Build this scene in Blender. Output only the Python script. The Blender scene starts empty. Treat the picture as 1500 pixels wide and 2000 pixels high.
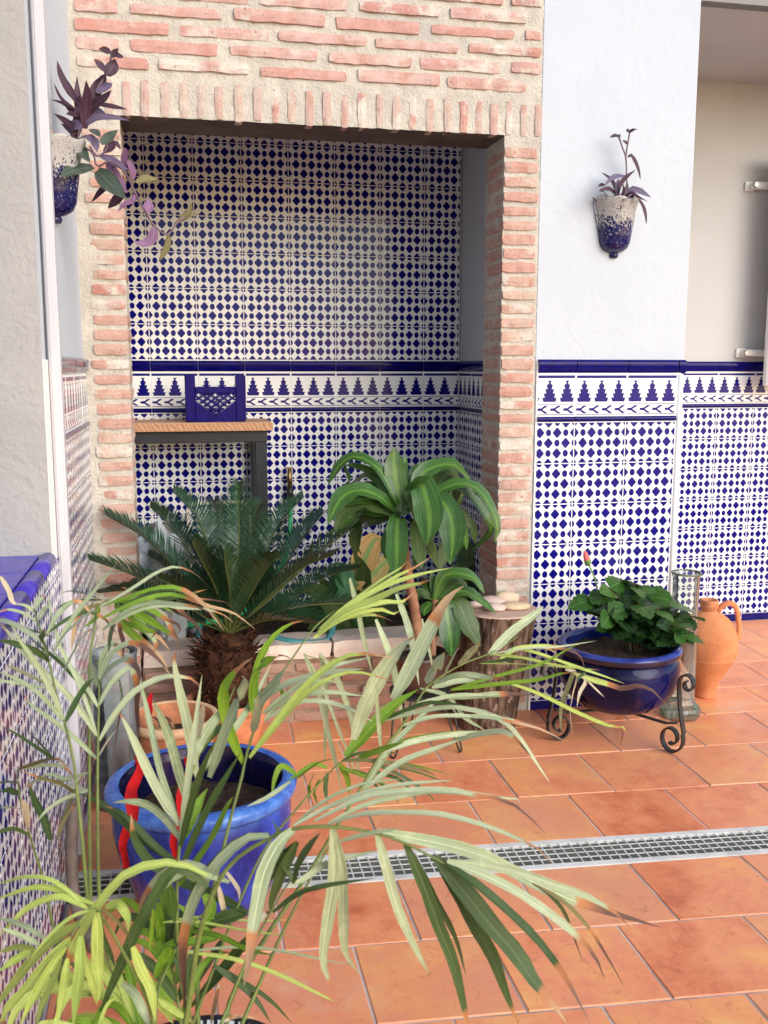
import bpy, math, random
from mathutils import Vector, Matrix, noise
random.seed(11)
R = math.radians
sc = bpy.context.scene
# ------------------------------------------------------------------ camera, sky, sun, exposure
cam = bpy.data.cameras.new('camera'); camo = bpy.data.objects.new('camera', cam)
sc.collection.objects.link(camo)
cam.sensor_fit = 'VERTICAL'; cam.sensor_height = 24; cam.sensor_width = 18; cam.lens = 22.5446
cam.clip_start = .02; cam.clip_end = 200
camo.matrix_world = Matrix(((0.979534,0.028849,-0.199201,-1.38890),(-0.201275,0.146764,-0.968477,-3.30420),(0.001296,0.988751,0.149567,1.29213)) + ((0,0,0,1),))
cam.dof.use_dof = True; cam.dof.focus_distance = 3.6; cam.dof.aperture_fstop = 8.0
sc.camera = camo
wd = bpy.data.worlds.new('World'); sc.world = wd; wd.use_nodes = True
wn = wd.node_tree.nodes; wl = wd.node_tree.links
sky = wn.new('ShaderNodeTexSky'); sky.sky_type = 'NISHITA'; sky.sun_disc = False
sky.sun_elevation = R(26); sky.sun_rotation = R(148); sky.air_density = 1.0; sky.dust_density = 1.2; sky.ozone_density = 1.0
bg = wn['Background']; wl.new(sky.outputs[0], bg.inputs[0]); bg.inputs[1].default_value = .15
sun = bpy.data.lights.new('sun', 'SUN'); sun.energy = 1.5; sun.angle = R(50); sun.color = (1, .965, .93)
suno = bpy.data.objects.new('sun', sun); sc.collection.objects.link(suno)
suno.rotation_euler = Vector((.48, -.82, .47)).to_track_quat('Z', 'Y').to_euler()
sc.view_settings.view_transform = 'Standard'; sc.view_settings.look = 'None'
sc.view_settings.exposure = .77; sc.view_settings.gamma = 1
sc.cycles.max_bounces = 7; sc.cycles.transparent_max_bounces = 12

# ------------------------------------------------------------------ node helpers
class X:
    """a socket of a node tree with arithmetic"""
    def __init__(s, nt, sock): s.nt = nt; s.k = sock
    def m(s, op, *a):
        n = s.nt.nodes.new('ShaderNodeMath'); n.operation = op
        for i, v in enumerate((s,) + a):
            if isinstance(v, X): s.nt.links.new(v.k, n.inputs[i])
            else: n.inputs[i].default_value = v
        return X(s.nt, n.outputs[0])
    def __add__(s, o): return s.m('ADD', o)
    __radd__ = __add__
    def __sub__(s, o): return s.m('SUBTRACT', o)
    def __rsub__(s, o): return (s * -1) + o
    def __mul__(s, o): return s.m('MULTIPLY', o)
    __rmul__ = __mul__
    def __truediv__(s, o): return s.m('DIVIDE', o)
    def __lt__(s, o): return s.m('LESS_THAN', o)
    def __gt__(s, o): return s.m('GREATER_THAN', o)
    def abs(s): return s.m('ABSOLUTE')
    def floor(s): return s.m('FLOOR')
    def round(s): return s.m('ROUND')
    def max(s, o): return s.m('MAXIMUM', o)
    def min(s, o): return s.m('MINIMUM', o)
    def pow(s, o): return s.m('POWER', o)
    def mod2(s): return (s - (s * .5).floor() * 2)
class Mat:
    def __init__(s, name, rough=.6, spec=.5, **kw):
        s.mat = bpy.data.materials.new(name); s.mat.use_nodes = True
        s.nt = s.mat.node_tree; s.b = s.nt.nodes['Principled BSDF']
        s.b.inputs['Roughness'].default_value = rough
        s.b.inputs['Specular IOR Level'].default_value = spec
        for k, v in kw.items(): s.b.inputs[k.replace('_', ' ')].default_value = v
    def node(s, t, **kw):
        n = s.nt.nodes.new(t)
        for k, v in kw.items(): setattr(n, k, v)
        return n
    def obj(s):
        n = s.node('ShaderNodeTexCoord'); return n.outputs['Object']
    def xyz(s, sock=None):
        n = s.node('ShaderNodeSeparateXYZ'); s.nt.links.new(sock or s.obj(), n.inputs[0])
        return [X(s.nt, n.outputs[i]) for i in range(3)]
    def uv(s):
        n = s.node('ShaderNodeUVMap', uv_map='leaf'); m = s.node('ShaderNodeSeparateXYZ')
        s.nt.links.new(n.outputs[0], m.inputs[0]); return X(s.nt, m.outputs[0]), X(s.nt, m.outputs[1])
    def rnd(s): return X(s.nt, s.node('ShaderNodeObjectInfo').outputs['Random'])
    def prop(s, name): return X(s.nt, s.node('ShaderNodeAttribute', attribute_type='OBJECT', attribute_name=name).outputs['Fac'])
    def vec(s, scale=(1,1,1), rand=True, world=False):
        if world: src = s.node('ShaderNodeNewGeometry').outputs['Position']
        else: src = s.obj()
        mp = s.node('ShaderNodeMapping'); s.nt.links.new(src, mp.inputs[0]); mp.inputs['Scale'].default_value = scale
        if rand and not world:
            c = s.node('ShaderNodeCombineXYZ')
            for i, q in enumerate((37., 91., 53.)): s.nt.links.new((s.rnd() * q).k, c.inputs[i])
            s.nt.links.new(c.outputs[0], mp.inputs[1])
        return mp.outputs[0]
    def noise(s, sc_, v=None, det=4, rough=.55, dist=0):
        n = s.node('ShaderNodeTexNoise'); n.inputs['Scale'].default_value = sc_; n.inputs['Detail'].default_value = det
        n.inputs['Roughness'].default_value = rough; n.inputs['Distortion'].default_value = dist
        s.nt.links.new(v or s.vec(), n.inputs['Vector']); return X(s.nt, n.outputs['Fac'])
    def vor(s, sc_, v=None, feat='F1'):
        n = s.node('ShaderNodeTexVoronoi', feature=feat); n.inputs['Scale'].default_value = sc_
        s.nt.links.new(v or s.vec(), n.inputs['Vector']); return X(s.nt, n.outputs['Distance'])
    def ramp(s, fac, stops, interp='LINEAR'):
        n = s.node('ShaderNodeValToRGB'); cr = n.color_ramp; cr.interpolation = interp
        while len(cr.elements) < len(stops): cr.elements.new(.5)
        for e, (p, c) in zip(cr.elements, stops): e.position = p; e.color = (*c, 1) if len(c) == 3 else c
        s.nt.links.new(fac.k, n.inputs[0]); return n.outputs[0]
    def sm(s, v, a, b):
        n = s.node('ShaderNodeMapRange', interpolation_type='SMOOTHSTEP'); s.nt.links.new(v.k, n.inputs[0])
        n.inputs[1].default_value = a; n.inputs[2].default_value = b; return X(s.nt, n.outputs[0])
    def mix(s, fac, a, b, mode='MIX'):
        n = s.node('ShaderNodeMix', data_type='RGBA', blend_type=mode)
        for i, v in ((0, fac), (6, a), (7, b)):
            if isinstance(v, X): s.nt.links.new(v.k, n.inputs[i])
            elif isinstance(v, (int, float)): n.inputs[i].default_value = v
            elif isinstance(v, tuple): n.inputs[i].default_value = (*v, 1)
            else: s.nt.links.new(v, n.inputs[i])
        return n.outputs[2]
    def color(s, v):
        if isinstance(v, tuple): s.b.inputs['Base Color'].default_value = (*v, 1)
        else: s.nt.links.new(v, s.b.inputs['Base Color'])
        return s
    def rough(s, v): s.nt.links.new(v.k, s.b.inputs['Roughness']); return s
    def bump(s, h, strength=.3, dist=.01):
        n = s.node('ShaderNodeBump'); n.inputs['Strength'].default_value = strength; n.inputs['Distance'].default_value = dist
        s.nt.links.new(h.k, n.inputs['Height']); s.nt.links.new(n.outputs[0], s.b.inputs['Normal']); return s
M = {}
NAVY = (.0045, .004, .145); WHITE = (.81, .82, .83)
# plasters
def plaster(name, col, col2, amp=.5, scale=55):
    m = Mat(name, .85, .2); w = m.vec(world=True)
    cc = m.mix(m.sm(m.noise(2.2, w, 5), .35, .7), col, col2)
    cc = m.mix(m.sm(m.noise(3.5, m.vec((6, 6, .5), world=True), 4), .60, .80) * .10, cc, (.42, .38, .32))
    m.color(cc)
    m.bump(m.noise(scale, w, 6, .6) + m.noise(9, w, 3, .6, 1.5) * 1.6, amp, .006); M[name] = m.mat
plaster('white plaster', (.515, .555, .61), (.49, .53, .585), .26, 26)
plaster('grey plaster', (.39, .375, .36), (.345, .335, .325), .6, 70)
plaster('recess plaster', (.50, .495, .485), (.465, .46, .455), .12)
plaster('niche plaster', (.66, .67, .69), (.62, .63, .65), .1)
# mortar
m = Mat('mortar', .95, .15); w = m.vec(world=True)
c = m.mix(m.sm(m.noise(14, w, 5), .3, .7), (.60, .56, .49), (.49, .455, .395))
c = m.mix(m.sm(m.noise(4, w, 3), .55, .75), c, (.45, .43, .39))
m.color(c).bump(m.noise(120, w, 6, .7) + m.noise(30, w, 3) * 1.2, .9, .006); M['mortar'] = m.mat
m = Mat('shaded planter mortar', .95, .15); w = m.vec(world=True)  # darker copy of the mortar, the planter's shade is in its colour
m.color(m.mix(m.sm(m.noise(14, w, 5), .3, .7), (.26, .17, .12), (.36, .26, .20))).bump(m.noise(120, w, 6, .7), .8, .006); M['shaded planter mortar'] = m.mat
# brick: hue by object, limewash smears by noise
def brick_mat(name, stops, smear):
    m = Mat(name, .92, .15); v = m.vec()
    base = m.ramp(m.rnd(), stops)
    base = m.mix(.22, base, (.58, .47, .415))
    base = m.mix(m.sm(m.noise(22, v, 5, .6), .35, .75), base, m.mix(.55, base, (.42, .16, .11)))
    base = m.mix(m.sm(m.noise(9, v, 5, .65) + m.rnd() * .16, .62 - smear, .80 - smear), base, (.60, .555, .49))
    base = m.mix(m.sm(m.noise(90, v, 3), .64, .72), base, (.30, .16, .12)); base = m.mix(m.sm(m.noise(5, m.vec(world=True), 4), .52, .75) * .4, base, (.42, .36, .31))
    m.color(base).bump(m.noise(60, v, 6, .7) + m.noise(220, v, 2) * .5, .8, .005); M[name] = m.mat
brick_mat('brick', [(0, (.53, .275, .24)), (.2, (.56, .36, .325)), (.42, (.58, .42, .38)), (.6, (.54, .29, .235)), (.8, (.55, .35, .33)), (1, (.46, .19, .16))], .05)
brick_mat('soldier brick', [(0, (.50, .36, .315)), (.3, (.48, .385, .35)), (.55, (.51, .42, .35)), (.8, (.49, .30, .27)), (1, (.46, .19, .15))], .06)
brick_mat('pillar brick', [(0, (.47, .225, .175)), (.25, (.52, .35, .285)), (.5, (.50, .28, .23)), (.75, (.55, .43, .34)), (1, (.43, .15, .115))], .05)
brick_mat('shaded planter brick', [(0, (.27, .11, .075)), (.3, (.32, .16, .11)), (.6, (.29, .125, .085)), (1, (.35, .20, .14))], -.12)  # brown brick set darker, with the shade on the planter mixed in
# tile glazes
def glaze(m, col, rough=.09, wav=.05):
    m.color(col); m.b.inputs['Roughness'].default_value = rough
    m.bump(m.noise(11, None, 2), wav, .02); return m.mat
m = Mat('diamond tile', .1, .16)
x, y, z = m.xyz(); a = x / (.2 / 6); b = z / (.15 / 4)
ra, rb = a.round(), b.round(); da, db = (a - ra).abs(), (b - rb).abs()
par = (ra + rb).mod2().abs()
dia = (da + db) < .56
cir = ((da * da) + (db * db) * .85) < .098
mask = dia * (1 - par) + cir * par
edge = ((x.abs() < .0980) * (z.abs() < .0733))
nz = m.noise(60, None, 3)
M['tile'] = glaze(m, m.mix(mask * edge, m.mix(m.rnd(), m.mix(m.sm(nz, .4, .7), WHITE, (.78, .78, .78)), (.76, .76, .75)), m.mix(m.sm(nz, .3, .75), NAVY, (.008, .007, .19))))
m = Mat('frieze tile', .1, .16)
x, y, z = m.xyz(); v = z + .074
stripe = (v > .135) * (v < .1455)
t = (.127 - v) / .077
tx = ((x + .1) / .0667); tx = ((tx - tx.floor()) - .5).abs() * .0667
i = ((t - .2) / .2).floor(); fr = (t - .2) / .2 - i
hw = (.0125 + i * .0052 - fr * .0045).min(.0275)
tier = (t > .2) * (t < 1.0) * (tx < hw)
top = (t > 0) * (t < .21) * (tx < ((.1 - t).abs() * .06 + .0028))
l1 = (v > .0405) * (v < .0428); l2 = (v > .0035) * (v < .0058)
ax = ((x + .1) / .05); ax = ((ax - ax.floor()) - .5) * .05; bz = (v - .0225).abs()
stem = (ax > -.0215) * (ax < -.004) * (bz < (.0042 + (ax + .0215).max(0) * .08))
fork = (ax > -.006) * (ax < .0185) * (((bz - (ax + .006) * .55 - (ax + .006).max(0).min(.01) * .25).abs()) < .0046) * (bz < .0145)
msk = (stripe + tier + top + l1 + l2 + stem + fork).min(1) * (x.abs() < .0965)
M['frieze'] = glaze(m, m.mix(msk, WHITE, (.007, .006, .155)))
m = Mat('navy glaze', .08, .14); nz = m.noise(40, None, 3)
M['navy'] = glaze(m, m.mix(m.sm(nz, .3, .7), (.004, .0025, .085), (.006, .004, .13)), .07)
m = Mat('sill glaze', .22, .5); nz = m.noise(25, None, 4)
M['sill'] = glaze(m, m.mix(m.sm(nz, .3, .7), (.05, .028, .36), (.075, .05, .42)), .25, .15)
m = Mat('tile grout', .8, .2); M['tgrout'] = m.color((.82, .81, .79)).mat
m = Mat('white trim', .3, .5); M['trim'] = m.color((.82, .82, .81)).mat
# floor tiles
m = Mat('terracotta floor tile', .36, .36); v = m.vec((1, 1, 1))
n1 = m.noise(4.2, v, 5, .6, .6); n2 = m.noise(16, v, 6, .7, .4); n3 = m.noise(90, v, 3)
f = (n1 - .5) * 1.6 + (n2 - .5) * .9 + (m.rnd() - .5) * .42 + .64
c = m.ramp(f, [(.0, (.48, .115, .05)), (.22, (.63, .17, .072)), (.42, (.76, .245, .11)), (.6, (.83, .30, .145)), (.8, (.86, .345, .13)), (1, (.88, .44, .16))])
c = m.mix(m.sm(m.noise(3.1, m.vec((1,1,1)), 4, .6) + m.rnd() * .35 , .62, 1.0), c, (.74, .29, .165))
c = m.mix(m.sm(m.noise(34, v, 6, .75, 1.2), .56, .66), c, m.mix(.35, c, (.38, .10, .04)))
c = m.mix(m.sm(m.noise(2.2, m.vec(world=True), 6, .7), .58, .72) * .35, c, (.70, .52, .42))
m.color(c).rough(n2 * .28 + .24).bump(n2 + n3 * .25, .12, .004); M['floor_tile'] = m.mat
m = Mat('floor grout', .9, .2); w = m.vec(world=True)
M['grout'] = m.color(m.mix(m.sm(m.noise(3, w, 5), .40, .62), (.64, .54, .48), (.30, .27, .245))).mat
m = Mat('white plastic grate', .4, .4); w = m.vec(world=True)
M['grate'] = m.color(m.mix(m.sm(m.noise(12, w, 4), .4, .7), (.74, .73, .69), (.56, .55, .51))).mat
m = Mat('drain channel', .5, .4); M['channel'] = m.color((.20, .21, .19)).mat
# ceramics and misc
def simple(name, col, rough=.5, spec=.5, col2=None, scale=20, bump=0, bscale=60, **kw):
    m = Mat(name, rough, spec, **kw)
    if col2: m.color(m.mix(m.sm(m.noise(scale, m.vec(), 5, .6), .35, .68), col, col2))
    else: m.color(col)
    if bump: m.bump(m.noise(bscale, m.vec(), 5, .65), bump, .006)
    M[name] = m.mat; return m
simple('terracotta', (.60, .24, .105), .8, .12, (.47, .17, .075), 7, .3, 60)
simple('bowl terracotta', (.62, .25, .12), .85, .2, (.42, .16, .08), 16, .5, 50)
simple('bowl rim', (.70, .48, .30), .8, .2, (.60, .36, .20), 20, .3, 60)
simple('soil', (.035, .022, .015), .95, .2, (.075, .05, .035), 60, 1.0, 90)
simple('black metal', (.014, .014, .015), .45, .5, (.03, .027, .025), 30, .2, 120)
simple('dark steel', (.018, .019, .024), .45, .3, (.026, .026, .032), 8)
simple('rail metal', (.10, .09, .10), .4, .5, (.13, .12, .12), 8)
simple('black gasket', (.008, .008, .01), .5)  # near-black colour for the shade in the gap over the rail
simple('white enamel', (.74, .73, .70), .35, .5)
simple('white pvc', (.56, .55, .58), .35, .3, (.52, .51, .54), 4)
simple('screw metal', (.35, .34, .33), .35, .5, Metallic=.8)
simple('brass', (.42, .28, .12), .35, .5, (.30, .19, .09), 40, Metallic=.9)
simple('black plastic', (.02, .02, .02), .4)
simple('green plastic', (.10, .52, .08), .35)
simple('green hose', (.02, .42, .16), .35, .5)
simple('teal hose', (.05, .22, .27), .35, .5, (.08, .30, .34), 14)
simple('pale bag', (.62, .70, .74), .3, .5, (.74, .79, .82), 9)
simple('cream metal', (.72, .66, .52), .35)
simple('grey stone', (.17, .155, .15), .9, .2, (.27, .25, .24), 14, .6, 40)
simple('pink pebble', (.50, .36, .32), .75, .2, (.60, .47, .40), 18, .3, 60)
simple('cream pebble', (.60, .45, .28), .75, .2, (.64, .52, .40), 18, .3, 60)
simple('red cloth', (.48, .010, .012), .75, .15, (.26, .006, .008), 25, .4, 60)
simple('brown pipe', (.13, .095, .08), .6, .4, (.19, .15, .13), 30, .3, 80)
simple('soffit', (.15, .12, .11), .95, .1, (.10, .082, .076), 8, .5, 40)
simple('coping stone', (.76, .67, .59), .85, .2, (.66, .54, .46), 7, .5, 45)
simple('dark pot', (.045, .024, .018), .4, .5, (.08, .04, .028), 10)
simple('cane', (.30, .15, .085), .85, .2, (.20, .095, .055), 18, .7, 50)
simple('stem green', (.16, .21, .05), .5, .4, (.11, .14, .035), 30)
simple('stem woody', (.10, .07, .035), .8, .2, (.16, .12, .06), 30)
simple('purple stem', (.10, .055, .075), .5, .4, (.20, .13, .17), 30)
simple('bud red', (.62, .07, .09), .5, .4, (.72, .18, .18), 30)
simple('bud green', (.12, .25, .05), .5, .4)
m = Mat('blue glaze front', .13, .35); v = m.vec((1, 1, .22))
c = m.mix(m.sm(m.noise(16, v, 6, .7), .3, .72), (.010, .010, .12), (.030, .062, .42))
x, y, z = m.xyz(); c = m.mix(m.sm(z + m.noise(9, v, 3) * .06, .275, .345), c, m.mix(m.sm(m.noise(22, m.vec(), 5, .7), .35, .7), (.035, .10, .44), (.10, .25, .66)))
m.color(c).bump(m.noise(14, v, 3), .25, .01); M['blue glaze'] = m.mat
m = Mat('dark blue glaze', .08, .2); v = m.vec((1, 1, .3))
c = m.mix(m.sm(m.noise(9, v, 5, .65), .35, .7), (.005, .005, .022), (.008, .009, .075))
c = m.mix(m.sm(m.noise(13, v, 4, .6), .55, .78), c, (.06, .028, .035))
m.color(c).bump(m.noise(10, v, 3), .12, .01); M['dark glaze'] = m.mat
m = Mat('rim glaze', .12, .5); v = m.vec((1, 1, 1))
m.color(m.mix(m.sm(m.noise(12, v, 4), .35, .65), (.012, .018, .14), (.03, .05, .27))); M['rim glaze'] = m.mat
m = Mat('rim brown', .12, .5); m.color(m.mix(m.sm(m.noise(12, m.vec(), 4), .35, .65), (.03, .016, .014), (.02, .014, .05))); M['rim brown'] = m.mat
m = Mat('speckled glaze', .2, .5); v = m.vec((1, 1, .75))
x, y, z = m.xyz(); g = 1 - m.sm(z, -.165, .03)
sp = m.noise(150, v, 3, .6) + m.noise(45, v, 2) * .25
c = m.mix(m.sm(sp + g * .50 - .87, 0, .05), (.40, .385, .36), (.006, .006, .075))
c = m.mix(m.sm(m.noise(190, v, 2), .60, .66), c, (.14, .13, .20))
c = m.mix(m.sm(m.noise(70, m.vec((1,1,.6)), 2), .68, .72), c, (.05, .035, .06))
m.color(c).bump(m.noise(20, v, 3), .25, .01); M['speckle'] = m.mat
def thin_glass(name, tint, gl=.6, haze=0.0, hz=(.6,.65,.65)):
    m = Mat(name, .05, .5); nt = m.nt; out = [n for n in nt.nodes if n.type == 'OUTPUT_MATERIAL'][0]
    tr = m.node('ShaderNodeBsdfTransparent'); tr.inputs[0].default_value = (*tint, 1)
    gb = m.node('ShaderNodeBsdfGlossy'); gb.inputs['Roughness'].default_value = .04
    lw = m.node('ShaderNodeFresnel'); lw.inputs[0].default_value = 1.45
    df = m.node('ShaderNodeBsdfDiffuse'); df.inputs[0].default_value = (*hz, 1)
    a = m.node('ShaderNodeMixShader'); nt.links.new(lw.outputs[0], a.inputs[0]); nt.links.new(tr.outputs[0], a.inputs[1]); nt.links.new(gb.outputs[0], a.inputs[2])
    b = m.node('ShaderNodeMixShader'); nt.links.new((m.sm(m.noise(9, m.vec((1,1,.3)), 4), .3, .8) * haze).k, b.inputs[0]); nt.links.new(a.outputs[0], b.inputs[1]); nt.links.new(df.outputs[0], b.inputs[2])
    nt.links.new(b.outputs[0], out.inputs[0]); M[name] = m.mat
thin_glass('glass', (.93, .96, .945), haze=.14, hz=(.72, .74, .70))
thin_glass('glass base', (.62, .70, .64), haze=.55, hz=(.30, .33, .27))
thin_glass('old glass', (.86, .90, .91), haze=.38, hz=(.50, .54, .56))
m = Mat('pine board', .5, .35); v = m.vec((1, 9, 9))
wv = m.node('ShaderNodeTexWave', wave_type='RINGS', rings_direction='X'); wv.inputs['Scale'].default_value = 9; wv.inputs['Distortion'].default_value = 3.0; wv.inputs['Detail'].default_value = 3
m.nt.links.new(m.vec((.35, 1, 1.6), False), wv.inputs['Vector'])
m.color(m.mix(X(m.nt, wv.outputs['Fac']), (.42, .20, .10), (.62, .40, .25))); M['pine'] = m.mat
m = Mat('pine end', .6, .3); wv = m.node('ShaderNodeTexWave', wave_type='BANDS', bands_direction='DIAGONAL'); wv.inputs['Scale'].default_value = 34; wv.inputs['Distortion'].default_value = 7; wv.inputs['Detail'].default_value = 2
m.nt.links.new(m.vec((1, 1, .6), False), wv.inputs['Vector']); m.color(m.mix(X(m.nt, wv.outputs['Fac']), (.36, .17, .085), (.52, .31, .18))); M['pine end'] = m.mat
m = Mat('bark', .95, .15); v = m.vec((1, 1, .22))
h = m.noise(26, v, 6, .7, .6); vr = m.vor(34, v)
c = m.mix(m.sm(h, .36, .62), (.035, .020, .014), (.21, .135, .095)); c = m.mix(m.sm(m.noise(60, m.vec((1, 1, .5)), 4), .56, .70), c, (.31, .23, .185))
m.color(c).bump(h * 1.3 + vr * .5, 1.0, .02); M['bark'] = m.mat
m = Mat('cut wood', .8, .2); x, y, z = m.xyz(); rr = ((x * x + y * y).pow(.5) + m.noise(8, m.vec(), 3) * .03)
rg = (rr * 75); rg = rg - rg.floor()
m.color(m.mix(m.sm(rg, .2, .9), (.56, .40, .31), (.47, .31, .24))); M['cut wood'] = m.mat
m = Mat('patterned pot', .3, .5); x, y, z = m.xyz(); an = x.m('ARCTAN2', y) * 9; zz = z * 55
k = ((an - an.floor()) < .62) * ((zz - zz.floor()) < .6)
m.color(m.mix(k, (.012, .013, .02), (.55, .62, .70))); M['patterned'] = m.mat
m = Mat('fibre', .95, .15); m.color(m.mix(m.sm(m.noise(40, m.vec(), 4), .35, .7), (.018, .008, .005), (.085, .034, .018))); M['fibre'] = m.mat
# leaves: colour across/along the blade, brown tips from the object's own 'tip' value
def leaf_mat(key, c1, c2, rough=.42, trans=.25, stripe=None, tipc=((.46, .19, .07), (.55, .36, .20), (.13, .065, .048)), spec=.28):
    m = Mat('leaf ' + key, rough, spec); u, v = m.uv()
    rn = m.rnd()
    col = m.mix(rn, c1, c2)
    cx = m.node('ShaderNodeCombineXYZ'); m.nt.links.new((u * 26).k, cx.inputs[0]); m.nt.links.new((v * 3.2).k, cx.inputs[1]); m.nt.links.new((rn * 40).k, cx.inputs[2])
    st = m.noise(1.0, cx.outputs[0], 4, .6)
    col = m.mix(m.sm(st, .42, .75) * .55, col, tuple(min(1, q * 1.5 + .03) for q in c2)); col = m.mix(m.sm(st, .58, .25) * .6, col, tuple(q * .5 for q in c1))
    ribs = (u * 13); ribs = (ribs - ribs.floor())
    col = m.mix((ribs - .5).abs() * .5, col, tuple(q * .55 for q in c1))
    col = m.mix(m.sm(m.noise(38, m.vec((1, 1, 1)), 4, .6), .5, .85) * .5, col, tuple(min(1, q * 1.35 + .02) for q in c2))
    if stripe:
        d = (u - .5).abs() + (m.noise(14, m.vec(), 2) - .5) * .08
        col = m.mix(m.sm(d, .0, .15), stripe, col)
    else:
        col = m.mix(m.sm((u - .5).abs(), .0, .045), tuple(min(1, q * 1.3 + .03) for q in c2), col)
    if tipc:
        tip = m.prop('tip'); wob = (m.noise(30, m.vec(), 3) - .5) * .12
        f = m.sm(v + wob - tip, -.015, .03)
        rn2 = m.rnd() * 7.31; rn2 = rn2 - rn2.floor()
        tc = m.mix(m.sm(v - tip, .03, .16), tipc[0], m.mix(m.sm(rn2, .3, .6), tipc[1], tipc[2]))
        col = m.mix(f, col, tc)
    m.color(col)
    m.bump((ribs - .5).abs() * .6 + st * 1.2, .3, .002)
    tr = m.node('ShaderNodeBsdfTranslucent'); m.nt.links.new(col if not isinstance(col, tuple) else m.mix(0, col, col), tr.inputs[0])
    ms = m.node('ShaderNodeMixShader'); ms.inputs[0].default_value = trans
    out = [n for n in m.nt.nodes if n.type == 'OUTPUT_MATERIAL'][0]
    m.nt.links.new(m.b.outputs[0], ms.inputs[1]); m.nt.links.new(tr.outputs[0], ms.inputs[2]); m.nt.links.new(ms.outputs[0], out.inputs[0])
    M['leaf' + key] = m.mat
leaf_mat('S', (.25, .33, .165), (.50, .56, .35), .36, .2)
leaf_mat('B', (.13, .26, .02), (.24, .40, .03), .4, .3)
leaf_mat('Y', (.36, .48, .085), (.52, .62, .17), .4, .3)
leaf_mat('K', (.045, .085, .022), (.075, .125, .035), .35, .2)
leaf_mat('O', (.15, .14, .05), (.22, .19, .08), .45, .2)
leaf_mat('P', (.62, .50, .32), (.72, .62, .44), .55, .25)
leaf_mat('T', (.045, .018, .032), (.075, .03, .055), .4, .15, None, None)
leaf_mat('U', (.12, .09, .16), (.17, .13, .21), .35, .15, None, None)
leaf_mat('V', (.26, .13, .24), (.34, .19, .33), .4, .3, None, None)
leaf_mat('G', (.055, .085, .065), (.09, .12, .095), .35, .15, None, None)
leaf_mat('D', (.030, .090, .014), (.052, .135, .022), .24, .18, (.11, .23, .03), None, .5)
leaf_mat('E', (.06, .20, .08), (.10, .26, .12), .3, .2, (.12, .30, .13), None)
leaf_mat('R', (.45, .42, .15), (.62, .38, .14), .35, .25, (.20, .40, .14), None)
leaf_mat('H', (.010, .036, .010), (.024, .066, .016), .22, .12, None, None)
leaf_mat('H2', (.03, .10, .015), (.06, .15, .02), .3, .25, None, None)
m = Mat('cycas leaf', .28, .5); m.color(m.mix(m.rnd(), (.010, .036, .014), (.020, .060, .022))); M['cycas'] = m.mat
m = Mat('cycas rachis', .5, .4); m.color((.07, .085, .02)); M['cycas rachis'] = m.mat

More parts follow.
